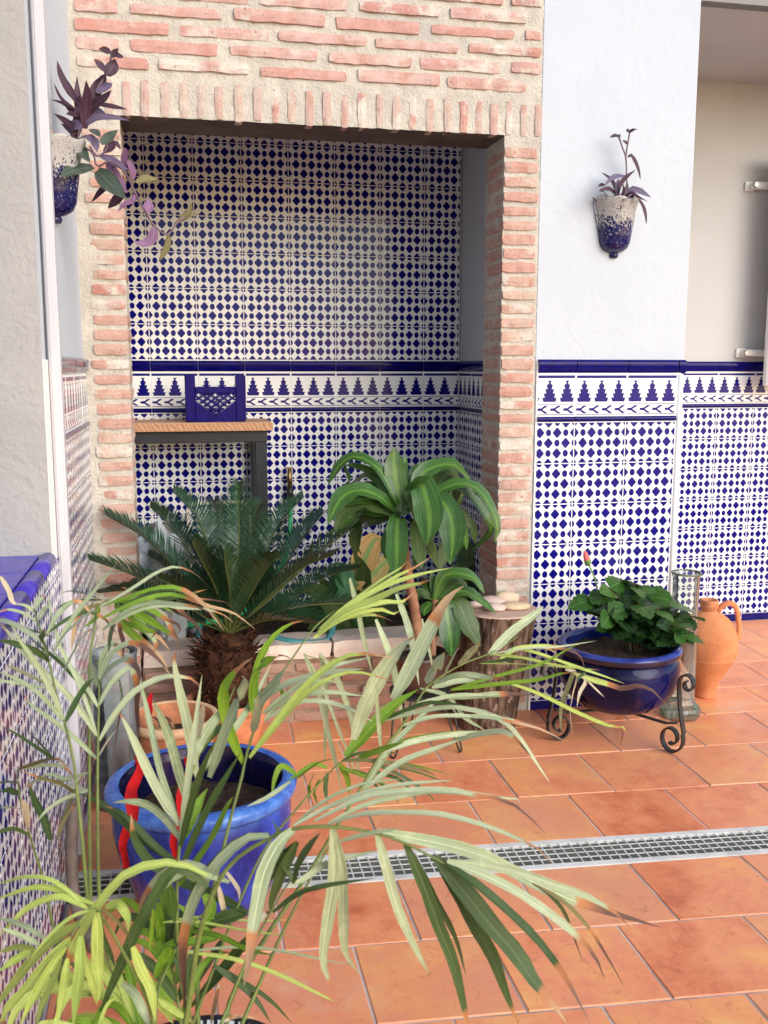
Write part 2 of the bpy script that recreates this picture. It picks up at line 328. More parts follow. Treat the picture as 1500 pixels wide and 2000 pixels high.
# ------------------------------------------------------------------ mesh helpers
ROOT = {}
def link(o, parent=None):
    sc.collection.objects.link(o)
    if parent: o.parent = parent
    return o
def tag(o, label, cat, group=None, kind=None):
    o['label'] = label; o['category'] = cat
    if group: o['group'] = group
    if kind: o['kind'] = kind
    return o
def thing(name, loc, label, cat, group=None):
    o = bpy.data.objects.new(name, None); o.location = loc; o.empty_display_size = .05; link(o); ROOT[o] = Vector(loc)
    return tag(o, label, cat, group)
class MB:
    def __init__(s): s.v = []; s.f = []; s.uv = []; s.mi = []
    def add(s, v, f, uv=None, mi=0):
        n = len(s.v); s.v += [Vector(q) for q in v]; s.f += [tuple(i + n for i in q) for q in f]
        s.mi += [mi] * len(f)
        s.uv += list(uv) if uv else [(0, 0)] * len(v); return s
    def box(s, a, b, mi=0):
        (x0, y0, z0), (x1, y1, z1) = a, b
        return s.add([(x0,y0,z0),(x1,y0,z0),(x1,y1,z0),(x0,y1,z0),(x0,y0,z1),(x1,y0,z1),(x1,y1,z1),(x0,y1,z1)],
                     [(3,2,1,0),(4,5,6,7),(0,1,5,4),(1,2,6,5),(2,3,7,6),(3,0,4,7)], mi=mi)
    def cbox(s, a, b, c=.003, mi=0):
        """box with chamfered edges"""
        (x0, y0, z0), (x1, y1, z1) = a, b
        vs = []; idx = {}
        for ix, X_ in enumerate((x0, x1)):
            for iy, Y_ in enumerate((y0, y1)):
                for iz, Z_ in enumerate((z0, z1)):
                    sx, sy, sz = (1, -1)[ix], (1, -1)[iy], (1, -1)[iz]
                    for ax, off in enumerate(((0, sy*c, sz*c), (sx*c, 0, sz*c), (sx*c, sy*c, 0))):
                        idx[ix, iy, iz, ax] = len(vs); vs.append((X_+off[0], Y_+off[1], Z_+off[2]))
        F = []
        q = lambda *k: F.append(tuple(idx[i] for i in k))
        q((0,0,0,0),(0,0,1,0),(0,1,1,0),(0,1,0,0)); q((1,0,0,0),(1,1,0,0),(1,1,1,0),(1,0,1,0))
        q((0,0,0,1),(1,0,0,1),(1,0,1,1),(0,0,1,1)); q((0,1,0,1),(0,1,1,1),(1,1,1,1),(1,1,0,1))
        q((0,0,0,2),(0,1,0,2),(1,1,0,2),(1,0,0,2)); q((0,0,1,2),(1,0,1,2),(1,1,1,2),(0,1,1,2))
        for i in (0,1):
            for j in (0,1):
                q((i,j,0,0),(i,j,1,0),(i,j,1,1),(i,j,0,1)); q((i,0,j,0),(i,1,j,0),(i,1,j,2),(i,0,j,2)); q((0,i,j,1),(1,i,j,1),(1,i,j,2),(0,i,j,2))
                for k in (0,1): q((i,j,k,0),(i,j,k,1),(i,j,k,2))
        return s.add(vs, F, mi=mi)
    def lathe(s, prof, n=40, c=(0,0,0), a0=0, a1=2*math.pi, mi=0, wob=0, sy=1):
        full = abs(a1 - a0 - 2*math.pi) < 1e-6; k = n if full else n + 1
        vs = []
        for r, z in prof:
            for i in range(k):
                a = a0 + (a1 - a0) * i / n
                w = 1 + wob * (noise.noise((math.cos(a)*1.5, math.sin(a)*1.5, z*6)))
                vs.append((c[0] + r*w*math.cos(a), c[1] + r*w*math.sin(a)*sy, c[2] + z))
        F = []
        for j in range(len(prof) - 1):
            for i in range(n):
                i2 = (i + 1) % k if full else i + 1
                F.append((j*k+i, j*k+i2, (j+1)*k+i2, (j+1)*k+i))
        return s.add(vs, F, mi=mi)
    def tube(s, pts, r, n=8, caps=True, mi=0, flat=1.0, ref=None):
        pts = [Vector(p) for p in pts]; m_ = len(pts)
        rs = r if isinstance(r, (list, tuple)) else [r] * m_
        vs = []; prev = None
        for i, p in enumerate(pts):
            t = (pts[min(i+1, m_-1)] - pts[max(i-1, 0)]); t.normalize()
            if ref is not None: u = Vector(ref) - t * Vector(ref).dot(t)
            else:
                u = prev - t * prev.dot(t) if prev else t.orthogonal()
            if u.length < 1e-6: u = t.orthogonal()
            u.normalize(); prev = u; w = t.cross(u)
            for k in range(n):
                a = 2*math.pi*k/n
                vs.append(p + (u*math.cos(a)*flat + w*math.sin(a)) * rs[i])
        F = [(i*n+k, i*n+(k+1)%n, (i+1)*n+(k+1)%n, (i+1)*n+k) for i in range(m_-1) for k in range(n)]
        if caps: F += [tuple(reversed(range(n))), tuple(range((m_-1)*n, m_*n))]
        return s.add(vs, F, mi=mi)
    def strip(s, pts, w, th, ref, mi=0):
        """flat bar: rectangle w (along ref) x th swept along pts"""
        pts = [Vector(p) for p in pts]; m_ = len(pts); vs = []
        for i, p in enumerate(pts):
            t = (pts[min(i+1, m_-1)] - pts[max(i-1, 0)]).normalized()
            u = Vector(ref) - t * Vector(ref).dot(t); u.normalize(); q = t.cross(u)
            for a, b in ((-1,-1),(1,-1),(1,1),(-1,1)): vs.append(p + u*a*w/2 + q*b*th/2)
        F = [(i*4+k, i*4+(k+1)%4, (i+1)*4+(k+1)%4, (i+1)*4+k) for i in range(m_-1) for k in range(4)]
        F += [(3,2,1,0), tuple(range((m_-1)*4, m_*4))]
        return s.add(vs, F, mi=mi)
    def blade(s, pts, w, N=(0,-.8,.6), fold=.16, prof=None, seg=11, twist=0, mi=0, wave=0):
        P = resample(pts, seg); vs = []; uv = []; F = []
        for i, p in enumerate(P):
            t = i / (seg - 1)
            T = (P[min(i+1, seg-1)] - P[max(i-1, 0)]).normalized()
            Nn = Vector(N); S = T.cross(Nn)
            if S.length < .15: S = T.cross(Nn + Vector((.5, .2, .3)))
            S.normalize(); Up = S.cross(T).normalized()
            if twist:
                q = Matrix.Rotation(twist * (t - .3), 3, T); S = q @ S; Up = q @ Up
            hw = w / 2 * (prof(t) if prof else PALMP(t)) * (1 + .14 * noise.noise(p * 45))
            wv = wave * hw * math.sin(t * 23 + w * 900)
            vs += [p - S*hw + Up*wv, p - Up*hw*2*fold, p + S*hw - Up*wv]; uv += [(0, t), (.5, t), (1, t)]
        for i in range(seg - 1):
            a = i*3; F += [(a, a+1, a+4, a+3), (a+1, a+2, a+5, a+4)]
        return s.add(vs, F, uv, mi)
    def build(s, name, mat, parent=None, smooth=False, loc=None, noroot=False):
        o0 = Vector((0,0,0))
        if parent is not None:
            p = parent
            while p.parent: p = p.parent
            o0 = ROOT.get(p, Vector((0,0,0)))
        if loc is not None: o0 = o0 * 0 + Vector(loc)
        me = bpy.data.meshes.new(name); me.from_pydata([tuple(v - o0) for v in s.v], [], s.f)
        for q in (mat if isinstance(mat, (list, tuple)) else [mat]): me.materials.append(M[q])
        if isinstance(mat, (list, tuple)): me.polygons.foreach_set('material_index', s.mi)
        if any(s.uv):
            ul = me.uv_layers.new(name='leaf')
            for lp in me.loops: ul.data[lp.index].uv = s.uv[lp.vertex_index]
        if smooth: me.polygons.foreach_set('use_smooth', [True] * len(me.polygons))
        me.update()
        o = bpy.data.objects.new(name, me)
        if parent is None: o.location = o0; ROOT[o] = o0
        elif loc is not None:
            p = parent
            while p.parent: p = p.parent
            o.location = o0 - ROOT.get(p, Vector((0,0,0)))
        return link(o, parent)
def resample(pts, n):
    P = [Vector(p) for p in pts]
    if len(P) == 2: return [P[0].lerp(P[1], i/(n-1)) for i in range(n)]
    d = [0]
    for a, b in zip(P, P[1:]): d.append(d[-1] + max(1e-6, (b-a).length))
    out = []
    for i in range(n):
        t = d[-1] * i / (n-1); k = 0
        while k < len(P) - 2 and t > d[k+1]: k += 1
        u = (t - d[k]) / (d[k+1] - d[k])
        p0 = P[k-1] if k > 0 else P[k]*2 - P[k+1]; p1, p2 = P[k], P[k+1]; p3 = P[k+2] if k+2 < len(P) else P[k+1]*2 - P[k]
        out.append(.5*((2*p1) + (p2-p0)*u + (2*p0-5*p1+4*p2-p3)*u*u + (3*p1-p0-3*p2+p3)*u**3))
    return out
def PALMP(t):
    a = .45 + .55 * min(1, t / .18)
    b = 1 if t < .55 else max(.04, 1 - ((t - .55) / .45) ** 1.5 * .97)
    return a * b
def LEAFP(t): return max(.05, math.sin(math.pi * min(1, (t * .93 + .07)) ** .85) ** .8)
def DRACP(t): return max(.04, (.42 + .58 * min(1, t / .35)) * (1 if t < .62 else 1 - ((t - .62) / .38) ** 2 * .98))
rj = lambda a: random.uniform(-a, a)

# ------------------------------------------------------------------ floor
fl = MB(); fa = lambda x, k: (x, (-1.160 - .066*(x-.2)) if k else (-1.014 - .068*(x-.2)), .0042)
fl.add([(-1.72,-5,.0042),(4,-5,.0042),fa(4,1),fa(-1.72,1)], [(0,1,2,3)]); fl.add([fa(-1.72,0),fa(4,0),(4,1.05,.0042),(-1.72,1.05,.0042)], [(0,1,2,3)])
floor = fl.build('floor', 'grout'); floor['kind'] = 'structure'
floor['label'] = 'terracotta tiled patio floor laid in running bond'
# rows: (y at x=.2, skew); the drain sits between the two sevens
ROWS = [(1.02,0),(.69,0),(.39,0),(.09,0),(-.168,-.02),(-.442,-.045),(-.742,-.062),(-1.016,-.068)]
ROWS2 = [(-1.158,-.066),(-1.43,-.07),(-1.70,-.07),(-1.98,-.07),(-2.27,-.06),(-2.57,-.06),(-2.87,-.06),(-3.17,-.06),(-3.47,-.06),(-3.77,-.06)]
def floor_row(ra, rb, odd, xmin, xmax):
    k0 = -.2865 if odd else -.44
    for k in range(-5, 9):
        xa, xb = k0 + .3075*k, k0 + .3075*(k+1)
        if xb < xmin or xa > xmax: continue
        xa, xb = max(xa, xmin), min(xb, xmax)
        if xb - xa < .03: continue
        g = .0028
        def pt(x, r, dx, dy): 
            y = r[0] + r[1]*(x-.2)
            return (x + .07*max(0, y) + dx, y + dy)
        q = [pt(xa, rb, g, g), pt(xb, rb, -g, g), pt(xb, ra, -g, -g), pt(xa, ra, g, -g)]
        cx = sum(p[0] for p in q)/4; cy = sum(p[1] for p in q)/4
        c = .0016; z1 = .0068 + rj(.0006); tl = rj(.0006)
        ins = [(p[0] + (c if p[0] < cx else -c), p[1] + (c if p[1] < cy else -c)) for p in q]
        vs = [(p[0], p[1], .001) for p in q] + [(p[0], p[1], z1-.0022) for p in q] + [(p[0], p[1], z1 + (tl if i < 2 else -tl)) for i, p in enumerate(ins)]
        F = [(8,9,10,11)] + [(i, (i+1)%4, 4+(i+1)%4, 4+i) for i in range(4)] + [(4+i, 4+(i+1)%4, 8+(i+1)%4, 8+i) for i in range(4)]
        MB().add(vs, F).build('floor_tile', 'floor_tile', floor, loc=(cx, cy, 0))
for i in range(len(ROWS)-1):
    floor_row(ROWS[i], ROWS[i+1], i in (0, 2, 4, 6), (.44 if i < 3 else -1.70), 2.6)
for i in range(len(ROWS2)-1): floor_row(ROWS2[i], ROWS2[i+1], i % 2 == 0, -1.70, 1.9)

# linear drain
dr = thing('linear_drain', (.2, -1.087, 0), 'white plastic grid drain strip crossing the terracotta floor', 'drain')
def dy(x, t):   # t 0 near edge .. 1 far edge
    a = -1.150 - .066*(x-.2); b = -1.024 - .068*(x-.2); return a + (b-a)*t
mb = MB(); xs = (-1.70, 2.6)
for t0, t1, z in ((-.07, .10, .0075), (.90, 1.07, .0075)):
    mb.add([(xs[0],dy(xs[0],t0),.0),(xs[1],dy(xs[1],t0),.0),(xs[1],dy(xs[1],t1),.0),(xs[0],dy(xs[0],t1),.0),
            (xs[0],dy(xs[0],t0),z),(xs[1],dy(xs[1],t0),z),(xs[1],dy(xs[1],t1),z),(xs[0],dy(xs[0],t1),z)],
           [(4,5,6,7),(0,1,5,4),(1,2,6,5),(2,3,7,6),(3,0,4,7)])
mb.build('frame', 'grate', dr)
MB().add([(x, dy(x,t), z) for x in xs for t, z in ((-.08,.004),(-.08,-.06),(1.08,-.06),(1.08,.004))], [(0,1,5,4),(1,2,6,5),(2,3,7,6)]).build('channel', 'channel', dr)
for t in (.3, .5, .7):
    e = .013; mb = MB()
    mb.add([(x, dy(x, t+s), z) for z in (.0054,.0068) for x, s in ((xs[0],-e),(xs[1],-e),(xs[1],e),(xs[0],e))], [(4,5,6,7),(0,1,5,4),(2,3,7,6)])
    mb.build('long_bar', 'grate', dr)
me = None
k = 0; x = -1.69
while x < 2.58:
    if me is None:
        o = MB().box((x-.0016, dy(x,.1), .0052), (x+.0016, dy(x,.9), .0071)).build('cross_bar', 'grate', dr, loc=(x, dy(x,.5), 0)); me = o.data
    else:
        o = bpy.data.objects.new('cross_bar', me); o.location = Vector((x, dy(x,.5), 0)) - ROOT[dr]; link(o, dr)
    x += .0262 if (k % 24) else .029
    k += 1

# ------------------------------------------------------------------ walls with tiles
TC = {}
def put_tile(parent, mat, c, rz, b, th=.007, name='tile', prof=0):
    """one tile of bounds b=(x0,x1,z0,z1) about its pattern centre, face to local -y"""
    key = (mat, name, tuple(round(q, 4) for q in b), th, prof)
    if key not in TC:
        x0, x1, z0, z1 = b; e = .0016
        mb = MB()
        if prof == 0:
            vs = [(x,y,z) for y, i in ((0,0),(-th+.0012,0),(-th,e)) for x, z in ((x0+i,z0+i),(x1-i,z0+i),(x1-i,z1-i),(x0+i,z1-i))]
            F = [(8,9,10,11)] + [(a+i, a+(i+1)%4, a+4+(i+1)%4, a+4+i) for a in (0,4) for i in range(4)]
            mb.add(vs, F)
        else:            # rounded moulding profile along x
            n = 8; vs = []
            for x in (x0, x1):
                for i in range(n+1):
                    a = math.pi*i/n; zc = (z0+z1)/2; h = (z1-z0)/2
                    if prof == 1: vs.append((x, -prof_d*math.sin(a)**.6 if False else -th*max(0, math.sin(a))**.55, zc - h*math.cos(a)))
                    else:        # cap: bulges towards its top
                        t = i/n; vs.append((x, -th*(.55+.45*math.sin(t*math.pi*.75)) if 0 < i < n else 0, z0 + (z1-z0)*t))
            F = [(i, n+1+i, n+2+i, i+1) for i in range(n)]
            mb.add(vs, F); mb.add(vs, [tuple(range(n, -1, -1)), tuple(range(n+1, 2*n+2))])
        me = bpy.data.meshes.new(name); me.from_pydata([tuple(v) for v in mb.v], [], mb.f); me.materials.append(M[mat])
        if prof: me.polygons.foreach_set('use_smooth', [True]*n + [False]*2)
        TC[key] = me
    o = bpy.data.objects.new(name, TC[key]); o.location = Vector(c) - ROOT[parent]; o.rotation_euler = (rj(.005), rj(.0015), rz + rj(.005)); return link(o, parent)
SK = .042; H = .15; ZB = SK + 7*H
def column(parent, P, rz, x0, x1, rows=7, frieze=True, up=None, skirt=True, ztop=None):
    """a column of tiles; P(u,z) gives the wall point of the column's pattern centre; x0,x1 cut bounds about it"""
    g = .0014; a, b = max(x0, -.1)+g, min(x1, .1)-g
    if skirt: put_tile(parent, 'navy', P(SK/2-.001), rz, (a, b, -SK/2+.004, SK/2), .007, 'skirting_tile')
    for k in range(rows):
        top = .075-g
        if ztop and SK+H*(k+1) > ztop: top = min(top, ztop-(SK+H*k+.075))
        if top < -.06: continue
        put_tile(parent, 'tile', P(SK+H*k+.075), rz, (a, b, -.075+g, top))
    if frieze:
        put_tile(parent, 'navy', P(ZB+.012), rz, (a-.0003, b+.0003, -.0105, .0095), .013, 'pencil_moulding', 1)
        put_tile(parent, 'frieze', P(ZB+.024+.074), rz, (a, b, -.074+g, .074-g), .007, 'frieze_tile')
        put_tile(parent, 'navy', P(ZB+.2), rz, (a-.0003, b+.0003, -.025, .026), .016, 'cap_moulding', 2)
    if up:
        for k in range(8):
            z = ZB+.2275+H*k+.075; top = min(.075-g, up - z)
            if top < -.06: break
            put_tile(parent, 'tile', P(z), rz, (a, b, -.075+g, top))
def wall(name, mb, mat, label, cat='wall'):
    return tag(mb.build(name, mat), label, cat, kind='thing')
# right hand white wall (a thick block with the niche on its left and a recess on its right)
TF = .007
wr = wall('white_wall', MB().cbox((-.158, TF, 0), (.43, 1.2, 3.2), .006), 'white plaster', 'white plastered wall between brick pillar and shaded recess, blue tiled dado below')
MB().box((-.150, TF-.0055, .0), (.415, TF, ZB+.215)).build('grout_bed', 'tgrout', wr)
for c0, a, b in ((-.1, -.045, .1), (.1, -.1, .1), (.3, -.1, .1)):
    column(wr, lambda z, c0=c0: (c0, TF-.0005, z), 0, a, b)
MB().tube([(.4135, .0025, .0), (.4135, .0025, ZB+.172)], .0105, 10).build('edge_trim', 'trim', wr, True)
put_tile(wr, 'navy', (.415, TF-.0005, ZB+.2), 0, (-.013, .016, -.025, .026), .0165, 'cap_moulding', 2)
put_tile(wr, 'navy', (.405, TF-.0005, SK/2-.001), 0, (-.003, .022, -SK/2+.004, SK/2), .007, 'skirting_tile')
# recess back wall, ceiling
FY = 1.03
wf = wall('recess_wall', MB().box((.40, FY+TF, 0), (3.2, FY+.3, 3.2)), 'recess plaster', 'beige wall at the back of the recess with blue tiled dado')
MB().box((.43, FY+TF-.0055, 0), (3.19, FY+TF, ZB+.215)).build('grout_bed', 'tgrout', wf)
for k in range(-4, 9):
    column(wf, lambda z, k=k: (1.276+.2*k, FY+TF-.0005, z), 0, -.1, .1)
wc = wall('recess_ceiling', MB().box((.42, .19, 2.614), (3.2, FY+.02, 2.72)), 'recess plaster', 'pale ceiling of the recess at upper right', 'ceiling')
rl = thing('roof_rail', (1.6, .17, 2.61), 'dark metal roof rail along the ceiling edge at top right', 'rail')
MB().cbox((.435, .135, 2.612), (3.2, .186, 2.640), .002).build('rail', 'rail metal', rl)
MB().box((.435, .140, 2.640), (3.2, .180, 2.652)).build('gap_shade', 'black gasket', rl)  # black strip standing in for the shade of the open gap
MB().cbox((.435, .120, 2.652), (3.2, .184, 2.80), .003).build('gap_panel', 'dark steel', rl)  # added dark panel, paints the dark opening above the rail
MB().cbox((.434, .128, 2.606), (.50, .1355, 2.640), .002).build('end_clip', 'rail metal', rl)
# bracketed white panel at the right edge
pn = thing('wall_panel', (1.5, .9, 1.2), 'white panel standing off the recess wall on two brackets at right edge', 'panel')
MB().cbox((1.345, .885, 1.20), (2.05, .925, 2.28), .008).build('panel', 'white enamel', pn)
for z in (2.146, 1.36):
    br = MB().cbox((1.262, 1.022, z-.022), (1.31, 1.0365, z+.022), .003).cbox((1.285, .985, z-.016), (1.56, 1.02, z+.016), .004).cbox((1.40, .92, z-.012), (1.44, .99, z+.012), .003).build('bracket', 'white enamel', pn)
    MB().lathe([(0,.006),(.012,.006),(.014,.002),(.014,-.01)], 14).build('screw', 'screw metal', br)
    s = br.children[0]; s.data.transform(Matrix.Translation(Vector((1.292, .982, z)) - ROOT[pn]) @ Matrix.Rotation(R(90), 4, 'X') @ Matrix.Translation(ROOT[pn]))
# niche: back wall, right cheek, ceiling
NY = .965
wb = wall('niche_wall', MB().box((-1.95, NY+TF, 0), (-.16, NY+.2, 2.6)), 'niche plaster', 'back wall of the niche covered with blue and white diamond tiles')
MB().box((-1.94, NY+TF-.0055, 0), (-.164, NY+TF, 2.34)).build('grout_bed', 'tgrout', wb)
for k in range(-2, 7):
    column(wb, lambda z, k=k: (-1.43+.2*k, NY+TF-.0005, z), 0, -.1, .1 if k < 6 else .064, up=2.345, skirt=False)
ws = wall('niche_side_wall', MB().box((-.163+TF, .20, 0), (-.1575, NY+.01, 2.6)), 'niche plaster', 'right cheek of the niche, plain above and tiled below, behind the pillar')
MB().box((-.163+TF-.0055, .21, 0), (-.163+TF, NY, ZB+.215)).build('grout_bed', 'tgrout', ws)
for k in range(4):
    column(ws, lambda z, k=k: (-.163+TF-.0005, NY-.1-.2*k, z), R(-90), -.1, .1, skirt=False)
wn_ = wall('niche_ceiling', MB().box((-1.95, .20, 2.36), (-.158, NY+.01, 2.6)), 'niche plaster', 'shaded ceiling of the niche behind the brick lintel', 'ceiling')
MB().box((-1.96, .20, 0), (-1.951, NY+.2, 2.6)).build('left_cheek', 'niche plaster', wb)
# left wall with window opening, sill, raceway
XL_ = -1.704
mbw = MB().box((-2.3, -.955, 0), (XL_-TF, .30, 3.2)).box((-2.3, -4.6, 0), (XL_-TF, -.955, .835)).box((-2.3, -4.6, 2.9), (XL_-TF, -.955, 3.2)).box((-2.3, -4.6, .835), (XL_-TF, -3.3, 2.9))
wl_ = wall('left_wall', mbw, 'white plaster', 'left side wall, white above and blue tiled below, running towards the viewer')
MB().box((XL_-TF, -.953, 0), (XL_-TF+.0055, .02, ZB+.215)).box((XL_-TF, -4.6, 0), (XL_-TF+.0055, -.955, .826)).build('grout_bed', 'tgrout', wl_)
for k in range(22):
    yc = -.06 - .2*k
    full = yc - .1 > -.96
    lo = -.1; hi = .1
    if k == 4: hi = .1
    column(wl_, lambda z, yc=yc: (XL_-TF+.0005, yc, z), R(90), -.1 if k != 0 else -.1, .1 if k else .075, rows=7 if full else 6, frieze=full, skirt=True, ztop=None if full else .829)
MB().box((XL_-TF-.0015, -4.6, 0), (XL_-TF+.0005, -4.59, .01)).build('wall_end', 'white plaster', wl_)
MB().cbox((-2.25, -.9535, .85), (XL_-TF-.0005, -.975, 2.895) if False else (-2.25, -.9549, .85), .0001) if False else None
rv = MB(); nx, nz_ = 12, 40       # rough grey render on the reveal facing the viewer
for i in range(nx+1):
    for j in range(nz_+1):
        x = -2.28 + (2.28+XL_-TF-.0+.0035)*i/nx; z = .85 + 2.05*j/nz_
        rv.v.append(Vector((x, -.963 + .004*noise.noise((x*9, 0, z*9)) - (0 if i < nx else -.006), z))); rv.uv.append((0,0))
for i in range(nx):
    for j in range(nz_): a = i*(nz_+1)+j; rv.f.append((a, a+nz_+1, a+nz_+2, a+1)); rv.mi.append(0)
rv.build('window_reveal', 'grey plaster', wl_, True)
sl = thing('window_sill', (XL_, -2.0, .84), 'violet blue glazed tile sill of the window at left', 'sill')
for k in range(12):
    y1 = -.962 - .2*k; y0 = y1 - .198
    MB().cbox((-2.06, y0, .838), (XL_-.033, y1, .852), .002).build('sill_tile', 'sill', sl)
    n = MB(); n.tube([(XL_-.013, y0, .8385), (XL_-.013, y1, .8385)], .0195, 12); n.build('nosing_tile', 'navy' if False else 'sill', sl, True)
MB().box((-2.06, -3.4, .836), (XL_-.004, -.958, .840)).build('grout_bed', 'tgrout', sl)
rw = thing('cable_raceway', (XL_, -.86, 0), 'white vertical raceway running up the left tiled wall', 'raceway')
MB().cbox((XL_, -.882, .05), (XL_+.027, -.850, 3.2), .003).build('channel', 'white pvc', rw)
MB().cbox((XL_+.006, -.8845, .05), (XL_+.021, -.882, 3.2), .001).build('cover_strip', 'white pvc', rw)

# ------------------------------------------------------------------ brick arch
def rough_brick(a, b, mat, parent, face='front', jit=.003, nx=5, name='brick'):
    """hand-made brick: chamfered block whose skin is pushed about by noise"""
    (x0,y0,z0), (x1,y1,z1) = a, b; L = Vector((x1-x0, y1-y0, z1-z0)); c0 = Vector(((x0+x1)/2, (y0+y1)/2, (z0+z1)/2))
    long_ = 0 if L.x >= L.z else 2
    n = [1, 1, 1]; n[long_] = nx; n[2-long_] = 2; sd = Vector((rj(50), rj(50), rj(50)))
    if L.y > .1: n[1] = 3
    vs = {}; mb = MB(); lst = []
    def vid(i, j, k):
        if (i,j,k) in vs: return vs[i,j,k]
        p = Vector((x0+L.x*i/n[0], y0+L.y*j/n[1], z0+L.z*k/n[2]))
        cnt = sum((q in (0, m_)) for q, m_ in ((i,n[0]),(j,n[1]),(k,n[2])))
        d = (c0 - p); d = Vector((math.copysign(1,d.x), math.copysign(1,d.y), math.copysign(1,d.z)))
        if cnt >= 2: p += Vector((d.x*(i in (0,n[0])), d.y*(j in (0,n[1]))*.7, d.z*(k in (0,n[2])))) * .0028 * (1.6 if cnt == 3 else 1)
        w = noise.noise_vector(p*28 + sd)*jit + noise.noise_vector(p*70 + sd)*jit*.5
        p += Vector((w.x, w.y*1.1, w.z*.75))
        vs[i,j,k] = len(lst); lst.append(p); return vs[i,j,k]
    F = []
    for i in range(n[0]):
        for k in range(n[2]): F.append((vid(i,0,k), vid(i+1,0,k), vid(i+1,0,k+1), vid(i,0,k+1)))
    for i in range(n[0]):
        for j in range(n[1]):
            F.append((vid(i,j,0), vid(i,j+1,0), vid(i+1,j+1,0), vid(i+1,j,0))); F.append((vid(i,j,n[2]), vid(i+1,j,n[2]), vid(i+1,j+1,n[2]), vid(i,j+1,n[2])))
    for j in range(n[1]):
        for k in range(n[2]):
            F.append((vid(0,j,k), vid(0,j,k+1), vid(0,j+1,k+1), vid(0,j+1,k))); F.append((vid(n[0],j,k), vid(n[0],j+1,k), vid(n[0],j+1,k+1), vid(n[0],j,k+1)))
    mb.add(lst, F); return mb.build(name, mat, parent, loc=tuple(c0))
def mortar_face(mb, u0, u1, v0, v1, fn, step=.012, amp=.0035):
    nu = max(2, int((u1-u0)/step)); nv = max(2, int((v1-v0)/step)); b = len(mb.v)
    for i in range(nu+1):
        for j in range(nv+1):
            p = Vector(fn(u0+(u1-u0)*i/nu, v0+(v1-v0)*j/nv)); edge = i in (0,nu) or j in (0,nv)
            w = noise.noise_vector(p*30)*amp + noise.noise_vector(p*75)*amp*.5
            mb.v.append(p + w*(.6 if edge else 1)); mb.uv.append((0,0))
    for i in range(nu):
        for j in range(nv):
            a = b+i*(nv+1)+j; mb.f.append((a, a+nv+1, a+nv+2, a+1)); mb.mi.append(0)
MY = .006
PLI, PRI = -1.566, -.286      # inner faces of the pillars
AT = 2.078                     # underside of the lintel
mm = MB()
mortar_face(mm, XL_-.012, -.155, AT+.002, 3.1, lambda u, v: (u, MY, v), .014)
mortar_face(mm, XL_-.012, PLI, 0, AT+.004, lambda u, v: (u, MY, v))
mortar_face(mm, PRI, -.155, 0, AT+.004, lambda u, v: (u, MY, v))
mortar_face(mm, MY, .22, 0, AT+.004, lambda u, v: (PRI+.003, u, v), .016)
mortar_face(mm, MY, .22, 0, AT+.004, lambda u, v: (PLI-.003, u, v), .016)
mm.box((XL_, .03, AT+.01), (-.16, .215, 3.1)); mm.box((XL_, .03, 0), (PLI-.012, .215, AT+.02)); mm.box((PRI+.012, .03, 0), (-.16, .215, AT+.02))
arch = tag(mm.build('brick_arch', 'mortar', None, True), 'rustic brick arch with two slim pillars and lintel framing the niche', 'arch')
# courses above the lintel
z = 2.236; row = 0
while z < 3.06:
    x = XL_ + .012 - (.0 if row % 2 == 0 else 0); first = True
    L0 = .285
    x = XL_ + .010; cut = (.29 if row % 2 == 0 else .135)
    if row % 4 == 0: cut = .225
    while x < -.17:
        L = cut if first else L0 + rj(.012); first = False
        x1 = min(x + L, -.160)
        if x1 - x > .04:
            h = .0192 + rj(.0025)
            dz = rj(.003) + (x+1.7)*.006
            rough_brick((x, -.003+rj(.003), z-h+dz), (x1, .05, z+h+dz), 'brick', arch, jit=.005, nx=9)
        x = x1 + .030 + rj(.006)
    z += .0545; row += 1
# soldier course
x = -1.615
while x < -.165:
    w = .030 + rj(.003); b0 = AT - .001 + rj(.004)
    rough_brick((x, .0005+rj(.002), b0), (x+w, .05, 2.188+rj(.006)), 'soldier brick', arch, jit=.0025, nx=4)
    x += w + .0275 + rj(.004)
# lintel underside
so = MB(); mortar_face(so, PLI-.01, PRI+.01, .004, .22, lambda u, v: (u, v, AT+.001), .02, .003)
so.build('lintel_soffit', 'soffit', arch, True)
# pillars
z = .05
while z < AT - .02:
    h = .0186 + rj(.002)
    if z > .0: rough_brick((XL_+.030+rj(.012), -.001+rj(.003), z-h), (PLI+.002+rj(.003), .208, z+h), 'pillar brick', arch, jit=.0042, nx=5)
    h = .0186 + rj(.002)
    rough_brick((PRI-.003+rj(.003), -.002+rj(.003), z-h+.004), (-.162+rj(.003), .208, z+h+.004), 'pillar brick', arch, jit=.0042, nx=5)
    z += .0482 + rj(.0012)

